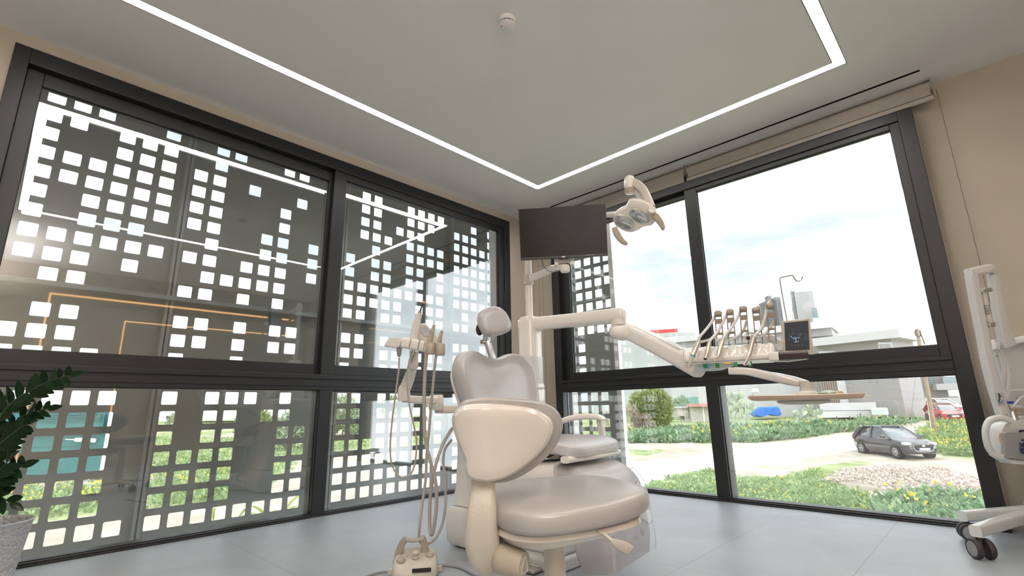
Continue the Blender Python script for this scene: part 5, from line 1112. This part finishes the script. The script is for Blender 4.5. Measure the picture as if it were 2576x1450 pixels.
suction('smaller tan suction handpiece with the thinner hose, right cradle', 1112, 832, 1104, 866, [(1104, 884, 2.49), (1097, 898, 2.49), (1090, 960, 2.50), (1083, 1040, 2.51), (1078, 1100, 2.51), (1073, 1150, 2.50), (1071, 1205, 2.49), (1062, 1270, 2.46), (1055, 1330, 2.42), (1056, 1362, 2.42), (1078, 1367, 2.45), (1098, 1352, 2.47), (1113, 1318, 2.50), (1121, 1265, 2.53), (1119, 1200, 2.58), (1115, 1160, 2.64), (1120, 1130, 2.72), (1136, 1108, 2.84)], .0068)
# =================================================================== ASSISTANT STOOL
SC = W(1391, 1290, 1.29); SCX, SCY = SC.x, SC.y
root = thing('assistant_stool', 'taupe cushioned stool with glossy cream back shell in front of the patient chair', 'stool', (SCX, SCY, 0))
su = (RH*math.cos(math.radians(20))+AW*math.sin(math.radians(20))).normalized(); sv = Vector((-su.y, su.x, 0))
sc0 = Vector((SCX, SCY, .499))+su*.022+sv*.03
bm = BM()
def sd_(x, y, z):
    zz = z
    edge = max(0, math.sqrt(x*x+y*y)-.35)
    zz += (.10*(1-x*x)*(1-y*y) if z > 0 else 0)
    zz += .34*max(0, x)**1.6 - .12*max(0, -x) - .30*max(0, -y)*max(0, .75-x)*.9
    return x*(1.0-.10*max(0, -x)), y*(1-.10*max(0, x)), zz
superell(bm, sc0, su*.222, sv*.225, Z*.034, .42, .62, 22, 64, sd_); fin('seat', bm, M_uph2, root)
bm = BM()
def se_(x, y, z):
    r = 1 if z > -.2 else .9
    return x*r, y*r, z+.30*max(0, x)**1.6-.10*max(0, -x)-.25*max(0, -y)*max(0, .75-x)*.9-(.9*math.exp(-(x+.55)**2*5-y*y*2) if z < 0 else 0)
superell(bm, sc0-Z*.045, su*.195, sv*.20, Z*.026, .5, .62, 16, 56, se_); fin('seat_shell', bm, M_shell, root)
bm = BM(); cyl(bm, (SCX, SCY, .13), (SCX, SCY, .45), .0275, .0275, 32); cyl(bm, (SCX, SCY, .07), (SCX, SCY, .20), .034, .034, 32); fin('gas_column', bm, M_cream, root)
for k in range(5):
    a = 2*math.pi*k/5+.3; d_ = Vector((math.cos(a), math.sin(a), 0)); bm = BM(); p0 = Vector((SCX, SCY, .085)); rbar(bm, [p0+d_*.02, p0+d_*.14+Z*.0, p0+d_*.27-Z*.012], [.024, .020, .014], [.018, .014, .010], Z, .6, 3); lg = fin('leg', bm, M_cream, root)
    bm = BM(); c = p0+d_*.265; c.z = .028; sd = d_.cross(Z)
    for s in (-1, 1): lathe(bm, c+sd*s*.008, sd*s, [(.026, 0), (.028, .003), (.028, .014), (.022, .018)], 20)
    cyl(bm, c, c+Z*.045, .007, seg=10); fin('caster', bm, M_dark, lg)
# back shell and pad: convex shell wraps around the sitter's back
pn = (-AW*.97-Z*.10).normalized(); D0 = 1.20; pb0 = W(1270, 1110, D0)
cxs = W(1225, 1110, D0)
def bend(p):
    a = (p-cxs).dot(RH); return AW*(1.15*a*a if a > 0 else 4.2*a*a)+AW*(.25*(a if a > 0 else 0))
SH = [(1131, 1062), (1134, 1043), (1146, 1027), (1166, 1018), (1195, 1015), (1240, 1015), (1290, 1019), (1335, 1025), (1366, 1036), (1390, 1052), (1401, 1074), (1397, 1098), (1384, 1122), (1363, 1146), (1335, 1170), (1302, 1192), (1268, 1207), (1238, 1213), (1212, 1213), (1188, 1209), (1174, 1202), (1168, 1190), (1165, 1160), (1153, 1130), (1140, 1098)]
def shp(x, y): return PN(x, y, pb0, pn)
bm = BM(); puff(bm, [shp(x, y) for x, y in SH], pn, [(.95, -.016), (.985, -.010), (.985, .002), (.965, .012), (.93, .0185), (.895, .0225), (.885, .0255), (.84, .0275), (.66, .0285)], 4, bend); fin('back_shell', bm, M_shell, root, angle=25)
PD = [(1146, 1040), (1150, 1022), (1166, 1010), (1195, 1005), (1240, 1003), (1290, 1005), (1340, 1009), (1380, 1018), (1410, 1036), (1427, 1066), (1425, 1098), (1411, 1128), (1388, 1156), (1354, 1184), (1316, 1206), (1280, 1219), (1240, 1222), (1212, 1214), (1188, 1206), (1176, 1190), (1170, 1150), (1158, 1120), (1146, 1080)]
bm = BM(); puff(bm, [shp(x, y) for x, y in PD], pn, [(.70, -.062), (.85, -.058), (.95, -.050), (.99, -.038), (1.0, -.026), (.985, -.014), (.95, -.010)], 4, bend); fin('back_pad', bm, M_uph2, root)
# spine that carries the back rest
dS = 1.20
SPL = [(1216, 1195, dS+.02), (1216, 1230, dS+.01), (1214, 1290, dS-.01), (1212, 1350, dS-.01), (1222, 1395, dS), (1238, 1425, dS+.01)]
bm = BM(); rbar(bm, [W(*p) for p in SPL], [.030, .029, .036, .042, .040, .030], [.016, .018, .028, .034, .034, .024], -AW, .7, 6, round_n=5); fin('spine', bm, M_cream, root)
bm = BM(); rbar(bm, [W(1232, 1300, dS), W(1255, 1340, dS+.03), W(1275, 1370, dS+.06), W(1300, 1378, dS+.09)], [.03, .034, .03, .02], .024, -AW, .7, 5, round_n=5); rbar(bm, [W(1270, 1350, dS+.06), W(1330, 1345, dS+.10)], .016, .014, -AW, .5); fin('spine_bracket', bm, M_cream, root)
bm = BM(); rbar(bm, [W(1285, 1338, dS+.05), W(1304, 1340, dS+.07)], .012, .010, -AW, .4); fin('pivot_block', bm, M_black, root)
bm = BM()
for i in range(9):
    for j in range(3):
        y = 1275+i*14+(j % 2)*7; x = 1192+j*11-(i*.6)+ (0 if i < 6 else (i-6)*4)
        c = W(x, y, dS-.038+.0035*abs(j-1)); superell(bm, c, RH*.0012, Z*.0012, AW*.0008, 1, 1, 5, 8)
fin('grip_dots', bm, M_tan, root)
# adjusting knob pointing at the viewer's right
k0 = W(1262, 1405, dS-.02); k1 = W(1316, 1420, dS-.05); kd = (k1-k0).normalized()
bm = BM(); rbar(bm, [k0-kd*.01, k0, k0*.5+k1*.5, k1, k1+kd*.004], [.026, .033, .031, .027, .023], [.028, .034, .032, .028, .024], Z, .95, 2, round_n=6); kb = fin('adjusting_knob', bm, M_tan, root)
bm = BM(); kx = kd.cross(Z).normalized(); kz = kx.cross(kd).normalized(); tri = [k1+kd*.005+kx*x+kz*z for x, z in ((0, .019), (.016, -.014), (0, -.019), (-.016, -.014))]
if kx.dot(CAM-k1) < 0: pass
puff(bm, tri, kd, [(1.0, -.004), (1.0, .0), (.88, .001), (.7, -.003), (.4, -.006)], 6); fin('knob_cap', bm, M_cream, kb)
# height lever
bm = BM(); tube(bm, [W(1452, 1300, 1.22), W(1486, 1322, 1.17), W(1520, 1346, 1.12), W(1546, 1366, 1.09)], [.0042, .0042, .0040, .0040], 10, 3); lv = fin('height_lever', bm, M_cream, root)
l0, l1 = W(1545, 1366, 1.09), W(1586, 1390, 1.05); bm = BM(); ou = [W(x, y, 1.07) for x, y in ((1539, 1363), (1543, 1357), (1556, 1359), (1576, 1366), (1594, 1376), (1592, 1384), (1580, 1393), (1570, 1393), (1552, 1382), (1540, 1373))]
puff(bm, ou, (Z*.6-AW*.8).normalized(), [(.9, -.006), (1, -.003), (1, .001), (.9, .004), (.5, .006)], 3); pdl = fin('lever_paddle', bm, M_cream, lv)
bm = BM()
for i in range(3):
    for j in range(3): c = W(1560+i*10+j*1.5, 1370+i*5.5+j*5, 1.064); superell(bm, c, RH*.0008, Z*.0008, AW*.0006, 1, 1, 5, 6)
fin('paddle_dots', bm, M_tan, pdl); rebase(root)
# =================================================================== FOOT CONTROL
fc = PZ(1044, 1452, .0); dF_ = proj(fc)[2]
root = thing('foot_control', 'cream foot control pedal with arched handle and three round buttons on the floor', 'foot pedal', (fc.x, fc.y, 0))
fx = (RH*math.cos(.16)+AW*math.sin(.16)).normalized(); fy = Vector((-fx.y, fx.x, 0)); 
def FP(a, b2, z): return Vector((fc.x, fc.y, 0))+fx*a+fy*b2+Z*z
bm = BM(); loft(bm, [[FP(math.copysign(abs(math.cos(a))**.45, math.cos(a))*.104*k, .02+math.copysign(abs(math.sin(a))**.6, math.sin(a))*.075*k+z*.2, z+(max(0, z-.02)*.45*math.sin(a))) for a in [2*math.pi*j/40 for j in range(40)]] for z, k in ((.004, .97), (.012, 1.02), (.045, .99), (.064, .94), (.074, .86))]); fin('body', bm, M_cream, root, angle=50)
bm = BM(); obox(bm, FP(.03, -.052, .040), fx*.042, fy*.002, Z*.008); fin('slot', bm, M_black, root, False)
for a, b2, r in ((-.066, -.004, .019), (.0, .016, .014), (.066, .024, .019)):
    c = FP(a, b2+.012, .072+.20*(b2-.002)); nd = (Z-fy*.35).normalized(); bm = BM()
    if r < .018: lathe(bm, c, nd, [(.018, 0), (.017, .004), (.010, .006), (.009, .014), (.0145, .017), (.014, .026), (.008, .030), (.0005, .031)], 26)
    else: lathe(bm, c, nd, [(.0205, -.001), (.0205, .001), (.019, .006), (.014, .012), (.007, .015), (.0005, .016)], 26)
    fin('button', bm, M_tan if r > .018 else M_cream, root)
bm = BM()
for a in (-.043, -.038, .034, .041): obox(bm, FP(a, .040, .0765), fx*.0012, fy*.004, Z*.0006)
fin('marks', bm, M_dark, root, False)
HA = [W(999, 1418, 2.33), W(1003, 1395, 2.33), W(1011, 1370, 2.33), (W(1020, 1358, 2.33)), W(1042, 1360, 2.34), W(1062, 1355, 2.35), W(1068, 1357, 2.35), W(1069, 1380, 2.35), W(1068, 1408, 2.34)]
bm = BM(); rbar(bm, HA[:3]+[HA[3]], [.020, .018, .016, .013], .014, fy, .4, 4); rbar(bm, [HA[3], HA[4], HA[5]+RH*.006], .006, .020, fy, .6, 4); rbar(bm, [HA[5]+Z*.006, HA[7], HA[8]], [.014, .016, .018], .014, fy, .4, 3); fin('handle', bm, M_tan, root)
for s in (-1, 1):
    bm = BM(); loft(bm, [[FP(s*(.095+x), .03+y, z) for x, y in ((0, -.015), (.028, -.004), (.028, .004), (0, .015))] for z in (.01, .03)])
    fin('side_tab', bm, M_cream, root)
bm = BM(); g0 = [PZ(1104, 1424, .02), PZ(1130, 1424, .007), PZ(1160, 1430, .007), PZ(1195, 1447, .007), PZ(1235, 1457, .007), PZ(1290, 1447, .007), Vector((-1.72, 1.83, .007)), Vector((-1.95, 1.86, .007)), Vector((-2.0, 1.93, .008))]; tube(bm, g0, .0055, 8, 7); fin('cable', bm, M_greyp, root)
bm = BM(); tube(bm, [FP(-.10, .02, .02), PZ(960, 1440, .007), PZ(920, 1452, .007), PZ(880, 1475, .007), PZ(870, 1520, .007), PZ(930, 1600, .007)], .0055, 8, 7); fin('cable', bm, M_greyp, root); rebase(root)
# =================================================================== WHITENING LAMP CART
dC = 2.32
c0 = PZ(2640, 1345, 0)
root = thing('whitening_lamp_cart', 'white rolling lamp cart with grey head and cables at the right edge', 'equipment cart', (c0.x, c0.y, 0))
cb_ = Vector((c0.x, c0.y, .115))
ends = [PZ(2440, 1302, .125), PZ(2482, 1360, .125)]
cA = PZ(2442, 1362, 0); cB = PZ(2474, 1408, 0)
allends = [cA+Z*.125, cB+Z*.125]
for k in (1, 2, 3):
    v = (cB-cb_); v.z = 0; a = math.atan2(v.y, v.x)+k*math.radians(76); allends.append(cb_+Vector((math.cos(a)*.36, math.sin(a)*.36, .01)))
for i, e in enumerate(allends):
    bm = BM(); st_ = Vector((c0.x, c0.y, .125)); dd = (e-st_); dd.z = 0; dd.normalize(); rbar(bm, [st_, e+dd*.02], [.038, .024], [.030, .026], Z, .45); lg = fin('leg', bm, M_purewhite, root)
    c = Vector((e.x, e.y, .046)); sd = dd.cross(Z); sd = (sd*.6+dd*(.8 if i % 2 else -.5)).normalized(); bm = BM()
    for s in (-1, 1): lathe(bm, c+sd*s*.012, sd*s, [(.030, 0), (.043, .003), (.046, .008), (.046, .022), (.043, .027)], 30)
    cyl(bm, c+Z*.01, c+Z*.055, .012, seg=14); cs = fin('caster', bm, M_dark, lg)
    for s in (-1, 1): bm = BM(); lathe(bm, c+sd*s*.038, sd*s, [(.034, 0), (.034, .0015), (.030, .002)], 26); fin('wheel_disc', bm, M_greyp, cs)
bm = BM(); cyl(bm, (c0.x, c0.y, .10), (c0.x, c0.y, 1.02), .034, seg=28); cyl(bm, (c0.x, c0.y, .09), (c0.x, c0.y, .17), .07, .05, 28); fin('mast', bm, M_purewhite, root)
# frame loop of the lamp arm: flat white bars
def wl(p): return [W(*q) for q in p]
bm = BM()
rbar(bm, wl([(2443, 690, dC), (2456, 765, dC), (2473, 850, dC), (2483, 905, dC), (2500, 970, dC), (2522, 1040, dC)]), [.0205, .0205, .021, .022, .024, .024], .018, AW, .4, 4)
rbar(bm, wl([(2498, 690, dC+.03), (2507, 750, dC+.03), (2517, 800, dC+.03), (2534, 870, dC+.04)]), [.018, .020, .024, .032], .018, AW, .4, 4)
rbar(bm, wl([(2436, 687, dC), (2460, 682, dC+.01), (2487, 677, dC+.02), (2500, 684, dC+.03)]), [.020, .021, .021, .018], .018, AW, .5, 4); fin('arm_frame', bm, M_purewhite, root)
g = wl([(2473, 732, dC-.005), (2482, 775, dC-.005), (2490, 814, dC-.005)])
bm = BM(); cyl(bm, g[0], g[2], .0115, seg=20); gr = fin('gas_spring', bm, mat('ivory_tube', (.68, .64, .56), .4), root)
bm = BM(); cyl(bm, g[0]*.58+g[2]*.42+Z*.0, g[0]*.28+g[2]*.72, .0119, seg=20); o = fin('spring_label', bm, mat('printed_label', (.38, .36, .32), .5, 0, .8, 130), gr)
bm = BM(); ax = (g[2]-g[0]).normalized(); rbar(bm, [g[0]-ax*.006-RH*.004, g[0]+ax*.006], .015, .014, AW, .4); rbar(bm, [g[0]-ax*.0+RH*.002, g[0]+RH*.035+Z*.004], .010, .010, Z, .6); rbar(bm, [g[2]-ax*.004, g[2]+ax*.016], .016, .014, AW, .4); rbar(bm, [g[2]+ax*.004, g[2]-RH*.035-Z*.002], .010, .010, Z, .6); fin('spring_ends', bm, M_alu, gr, bevel=.001)
# housing panel with screws and cables
bm = BM(); hp_ = [W(x, y, dC+.10) for x, y in ((2497, 860), (2500, 855), (2545, 851), (2640, 842), (2760, 838), (2765, 1012), (2640, 1018), (2545, 1020), (2530, 1000), (2512, 920))]
puff(bm, hp_, AW, [(.99, -.004), (1, .0), (1, .06), (.97, .07)], 1); cas = fin('lamp_housing', bm, M_purewhite, root, bevel=.003)
bm = BM()
for x, y in ((2523, 859), (2508, 896), (2541, 929), (2557, 1001), (2592, 932)): lathe(bm, W(x, y, dC+.098), -AW, [(.0055, 0), (.005, .0015), (.0005, .002)], 10)
fin('screws', bm, M_greyp, cas)
bm = BM(); rbar(bm, wl([(2540, 862, dC+.09), (2585, 853, dC+.06), (2680, 846, dC+.02)]), .03, .016, Z, .4, 3); fin('housing_hood', bm, M_purewhite, cas)
bm = BM(); rbar(bm, wl([(2494, 872, dC+.05), (2506, 876, dC+.05)]), .016, .018, AW, .4); fin('cable_clip', bm, M_purewhite, cas)
bm = BM(); rbar(bm, wl([(2497, 870, dC+.04), (2508, 872, dC+.04)]), .02, .016, AW, .4)
for pts in ([(2502, 872), (2515, 880), (2527, 920), (2524, 960), (2530, 1000), (2531, 1012)], [(2503, 871), (2520, 880), (2536, 930), (2536, 970), (2528, 1005), (2530, 1014)], [(2502, 874), (2512, 885), (2522, 930), (2520, 965), (2527, 980), (2560, 983), (2620, 976)], [(2504, 873), (2524, 890), (2540, 940), (2538, 985), (2533, 1010)], [(2600, 990), (2570, 1000), (2552, 1020), (2541, 1030)]):
    tube(bm, [W(x, y, dC+.05) for x, y in pts], .0038, 8, 6)
fin('cables', bm, M_hosew, cas)
bm = BM(); rbar(bm, wl([(2527, 1014, dC+.03), (2545, 1013, dC+.03)]), .010, .006, Z, .4); o = fin('blue_clip', bm, mat('blue_clip', (.01, .06, .40), .35), root)
bm = BM(); cyl(bm, W(2534, 1037, dC+.02), W(2720, 1030, dC+.02), .019, seg=26); fin('cross_tube', bm, M_alu, root)
# warning sticker with pictograms
st_ = wl([(2502, 990, dC-.020), (2519, 989, dC-.020), (2528, 1020, dC-.020), (2511, 1022, dC-.020)])
bm = BM(); puff(bm, st_, -AW, [(1, -.001), (1, .0008)], 1); sk = fin('sticker', bm, M_purewhite, root, False)
def SS(a, b2): return st_[0]+(st_[1]-st_[0])*a+(st_[3]-st_[0])*b2-AW*.0016
bm = BM(); loft(bm, [[SS(*q), SS(*q)-AW*.0003] for q in ((.05, .03), (.05, .97), (.95, .97), (.95, .03), (.05, .03))], False, False); bmesh.ops.delete(bm, geom=bm.verts[:], context='VERTS')
tube(bm, [SS(*q) for q in ((.04, .02), (.96, .02), (.96, .98), (.04, .98), (.04, .02))], .0006, 4, 1); tube(bm, [SS(.55, .05), SS(.42, .5), SS(.2, .62)], .0035, 6, 1); tube(bm, [SS(.2, .9), SS(.5, .75), SS(.8, .92)], .0010, 4, 1); fin('sticker_outline', bm, M_dark, sk)
bm = BM()
for a, b2 in ((.72, .25), (.30, .72), (.70, .66)): superell(bm, SS(a, b2), RH*.004, Z*.005, AW*.0008, 1, 1, 5, 10)
fin('sticker_figures', bm, mat('sticker_blue', (.02, .25, .50), .5), sk)
# lamp head with loop handle and grey cover
bm = BM(); HL = [(2520, 1150), (2502, 1143), (2488, 1130), (2480, 1100), (2480, 1077), (2488, 1060), (2503, 1053), (2522, 1052), (2545, 1060)]
rbar(bm, [W(x, y, dC-.06) for x, y in HL], .013, .011, AW, .9, 6, round_n=4); fin('loop_handle', bm, M_purewhite, root)
bm = BM(); ou = [W(x, y, dC-.02) for x, y in ((2516, 1150), (2512, 1120), (2513, 1085), (2522, 1068), (2540, 1060), (2600, 1052), (2760, 1050), (2770, 1145), (2700, 1165), (2560, 1163))]
puff(bm, ou, -AW, [(.97, -.06), (1, -.05), (1, .0), (.985, .012)], 2); hd = fin('lamp_head', bm, M_purewhite, root)
bm = BM(); ou = [W(x, y, dC-.045) for x, y in ((2524, 1090), (2528, 1088), (2640, 1089), (2752, 1090), (2756, 1150), (2640, 1157), (2560, 1156), (2530, 1153), (2524, 1146))]
puff(bm, ou, -AW, [(1, -.012), (1, .004), (.99, .007)], 1); gc = fin('grey_cover', bm, mat('cover_grey', (.33, .33, .33), .35, 0, .02), root, bevel=.002)
M_ink = mat('navy_ink', (.008, .008, .05), .4)
text_obj('cover_lettering', 'fläsh', .062, W(2575, 1112, dC-.054), Z, -RH, M_ink, gc, .0004, True)
bm = BM(); c = W(2550, 1052, dC-.01); cyl(bm, c+Z*.03, c-Z*.01, .010, .018, 20); fin('swivel', bm, M_alu, root)
bm = BM(); obox(bm, W(2517, 1106, dC-.045), RH*.0045, AW*.002, Z*.018); wlb = fin('warning_label', bm, mat('silver_orange_label', (.55, .42, .30), .5), hd, False)
bm = BM(); cpt = W(2516, 1092, dC-.052); tr = [bm.verts.new(cpt+RH*x+Z*z) for x, z in ((-.006, -.006), (.006, -.006), (0, .006))]; bm.faces.new(tr); fin('warning_triangle', bm, mat('warning_orange', (.75, .30, .03), .5), wlb, False, solid=.0006)
bm = BM(); ou = [W(x, y, dC-.02) for x, y in ((2530, 1155), (2560, 1160), (2620, 1165), (2700, 1162), (2700, 1170), (2620, 1174), (2560, 1168), (2536, 1166))]; puff(bm, ou, AW, [(1, -.02), (1, .04)], 2); fin('lamp_nose', bm, M_purewhite, root)
bm = BM(); rbar(bm, [Vector((c0.x, c0.y, W(2640, 930, dC).z)), W(2640, 930, dC+.14)], .03, .03, Z, .5); rbar(bm, [Vector((c0.x, c0.y, W(2640, 1100, dC).z)), W(2640, 1100, dC+.02)], .02, .02, Z, .5); fin('mounting_arm', bm, M_purewhite, root)
rebase(root)
# =================================================================== POTTED PLANT
pp = PZ(-95, 1475, 0); pp = Vector((-3.35, .10, 0))
pp = W(-52, 1375, 2.16); pp.z = 0
M_pot = bpy.data.materials.new('hammered_white_ceramic'); M_pot.use_nodes = True; t = M_pot.node_tree; b = t.nodes['Principled BSDF']; b.inputs['Base Color'].default_value = (.55, .55, .57, 1); b.inputs['Roughness'].default_value = .45
tcn = t.nodes.new('ShaderNodeTexCoord'); vo = t.nodes.new('ShaderNodeTexVoronoi'); vo.inputs['Scale'].default_value = 62; bp = t.nodes.new('ShaderNodeBump'); bp.inputs['Strength'].default_value = .9; bp.inputs['Distance'].default_value = .006; bp.invert = True
t.links.new(tcn.outputs['Object'], vo.inputs['Vector']); t.links.new(vo.outputs['Distance'], bp.inputs['Height']); t.links.new(bp.outputs['Normal'], b.inputs['Normal'])
zr = W(40, 1318, 2.16).z
root = thing('potted_plant', 'dark green potted plant with arching leafy stems in a hammered white pot', 'potted plant', pp)
pot = [(.105, .004), (.115, .01), (.150, zr-.01), (.156, zr), (.150, zr+.004), (.144, zr-.004), (.138, zr-.04)]
rim = (W(42, 1316, 2.16)-Vector((pp.x, pp.y, zr))); sc2 = math.hypot(rim.x, rim.y)/.156
bm = BM(); lathe(bm, pp, Z, [(r*sc2, h) for r, h in pot], 56); fin('pot', bm, M_pot, root)
bm = BM(); lathe(bm, pp, Z, [(.138*sc2, zr-.06), (.138*sc2, zr-.04), (.001, zr-.03)], 32); fin('soil', bm, mat('dark_soil', (.03, .022, .016), .95, 0, .3, 40), root)
M_zz = leafmat('glossy_dark_leaves', (.006, .020, .008), (.018, .048, .018), .25); M_zs = mat('plant_stem', (.03, .05, .02), .5)
def frond(pts, n, L, tipL=.6, flat=0):
    P = cr_pts(pts, 10); m = len(P)-1; bm = BM(); tube(bm, P, [.006, .005, .004, .002], 8, 1); st = fin('stem', bm, M_zs, root); bm = BM()
    for k in range(n):
        t_ = .28+.72*k/(n-1); i = min(m-1, int(t_*m)); p = P[i]; T = (P[min(i+1, m)]-P[max(i-1, 0)]).normalized(); s = (-1)**k
        sd = T.cross(AW).normalized(); d = (T*.75+sd*s*.75+AW*random.uniform(-.35, .35)).normalized(); nn = (d.cross(T)).normalized(); nn = (nn+Z*.3+rv()*.2).normalized(); l = L*(1-(1-tipL)*k/(n-1))*random.uniform(.85, 1.1); ww = l*.24
        if k >= n-1: d = T
        s2 = d.cross(nn).normalized(); nn = s2.cross(d); rows_ = []
        for q in range(6):
            u_ = q/5; wv_ = ww*math.sin(math.pi*min(.97, .08+u_*.9))**.8; c = p+d*l*u_-nn*l*.18*u_*u_
            rows_.append([bm.verts.new(c+s2*wv_*e+nn*wv_*.25*abs(e)) for e in (-1, 0, 1)])
        for q in range(5):
            for e in range(2): bm.faces.new((rows_[q][e], rows_[q][e+1], rows_[q+1][e+1], rows_[q+1][e]))
    fin('leaves', bm, M_zz, st)
base = Vector((pp.x, pp.y, zr-.04))
def fr(px, dd, n, L, off=(0, 0)): frond([base+RH*off[0]+AW*off[1], *[W(x, y, dd) for x, y in px]], n, L)
fr([(-40, 1180), (-8, 1070), (30, 1015), (80, 982), (130, 958), (180, 944)], 2.070, 22, .095)
fr([(-50, 1220), (-10, 1130), (30, 1070), (75, 1040), (125, 1028)], 2.124, 18, .085, (.02, .01))
fr([(-60, 1230), (-30, 1150), (10, 1110), (45, 1082), (70, 1068)], 2.052, 16, .09, (-.02, .02))
fr([(-50, 1270), (-20, 1215), (15, 1190), (60, 1172)], 2.016, 12, .11, (.03, -.02))
fr([(-60, 1290), (-40, 1255), (-5, 1250), (30, 1268)], 2.034, 10, .10, (.03, -.03))
fr([(-70, 1200), (-60, 1090), (-30, 1030), (0, 1010)], 2.160, 16, .09, (-.03, .03))
fr([(-90, 1200), (-105, 1100), (-130, 1040)], 2.160, 16, .09, (-.05, 0))
fr([(-100, 1240), (-130, 1170), (-160, 1150)], 2.070, 14, .09, (-.05, -.03))
fr([(-60, 1290), (-30, 1225), (-5, 1190), (25, 1155)], 1.998, 12, .10, (.01, -.03))
rebase(root)
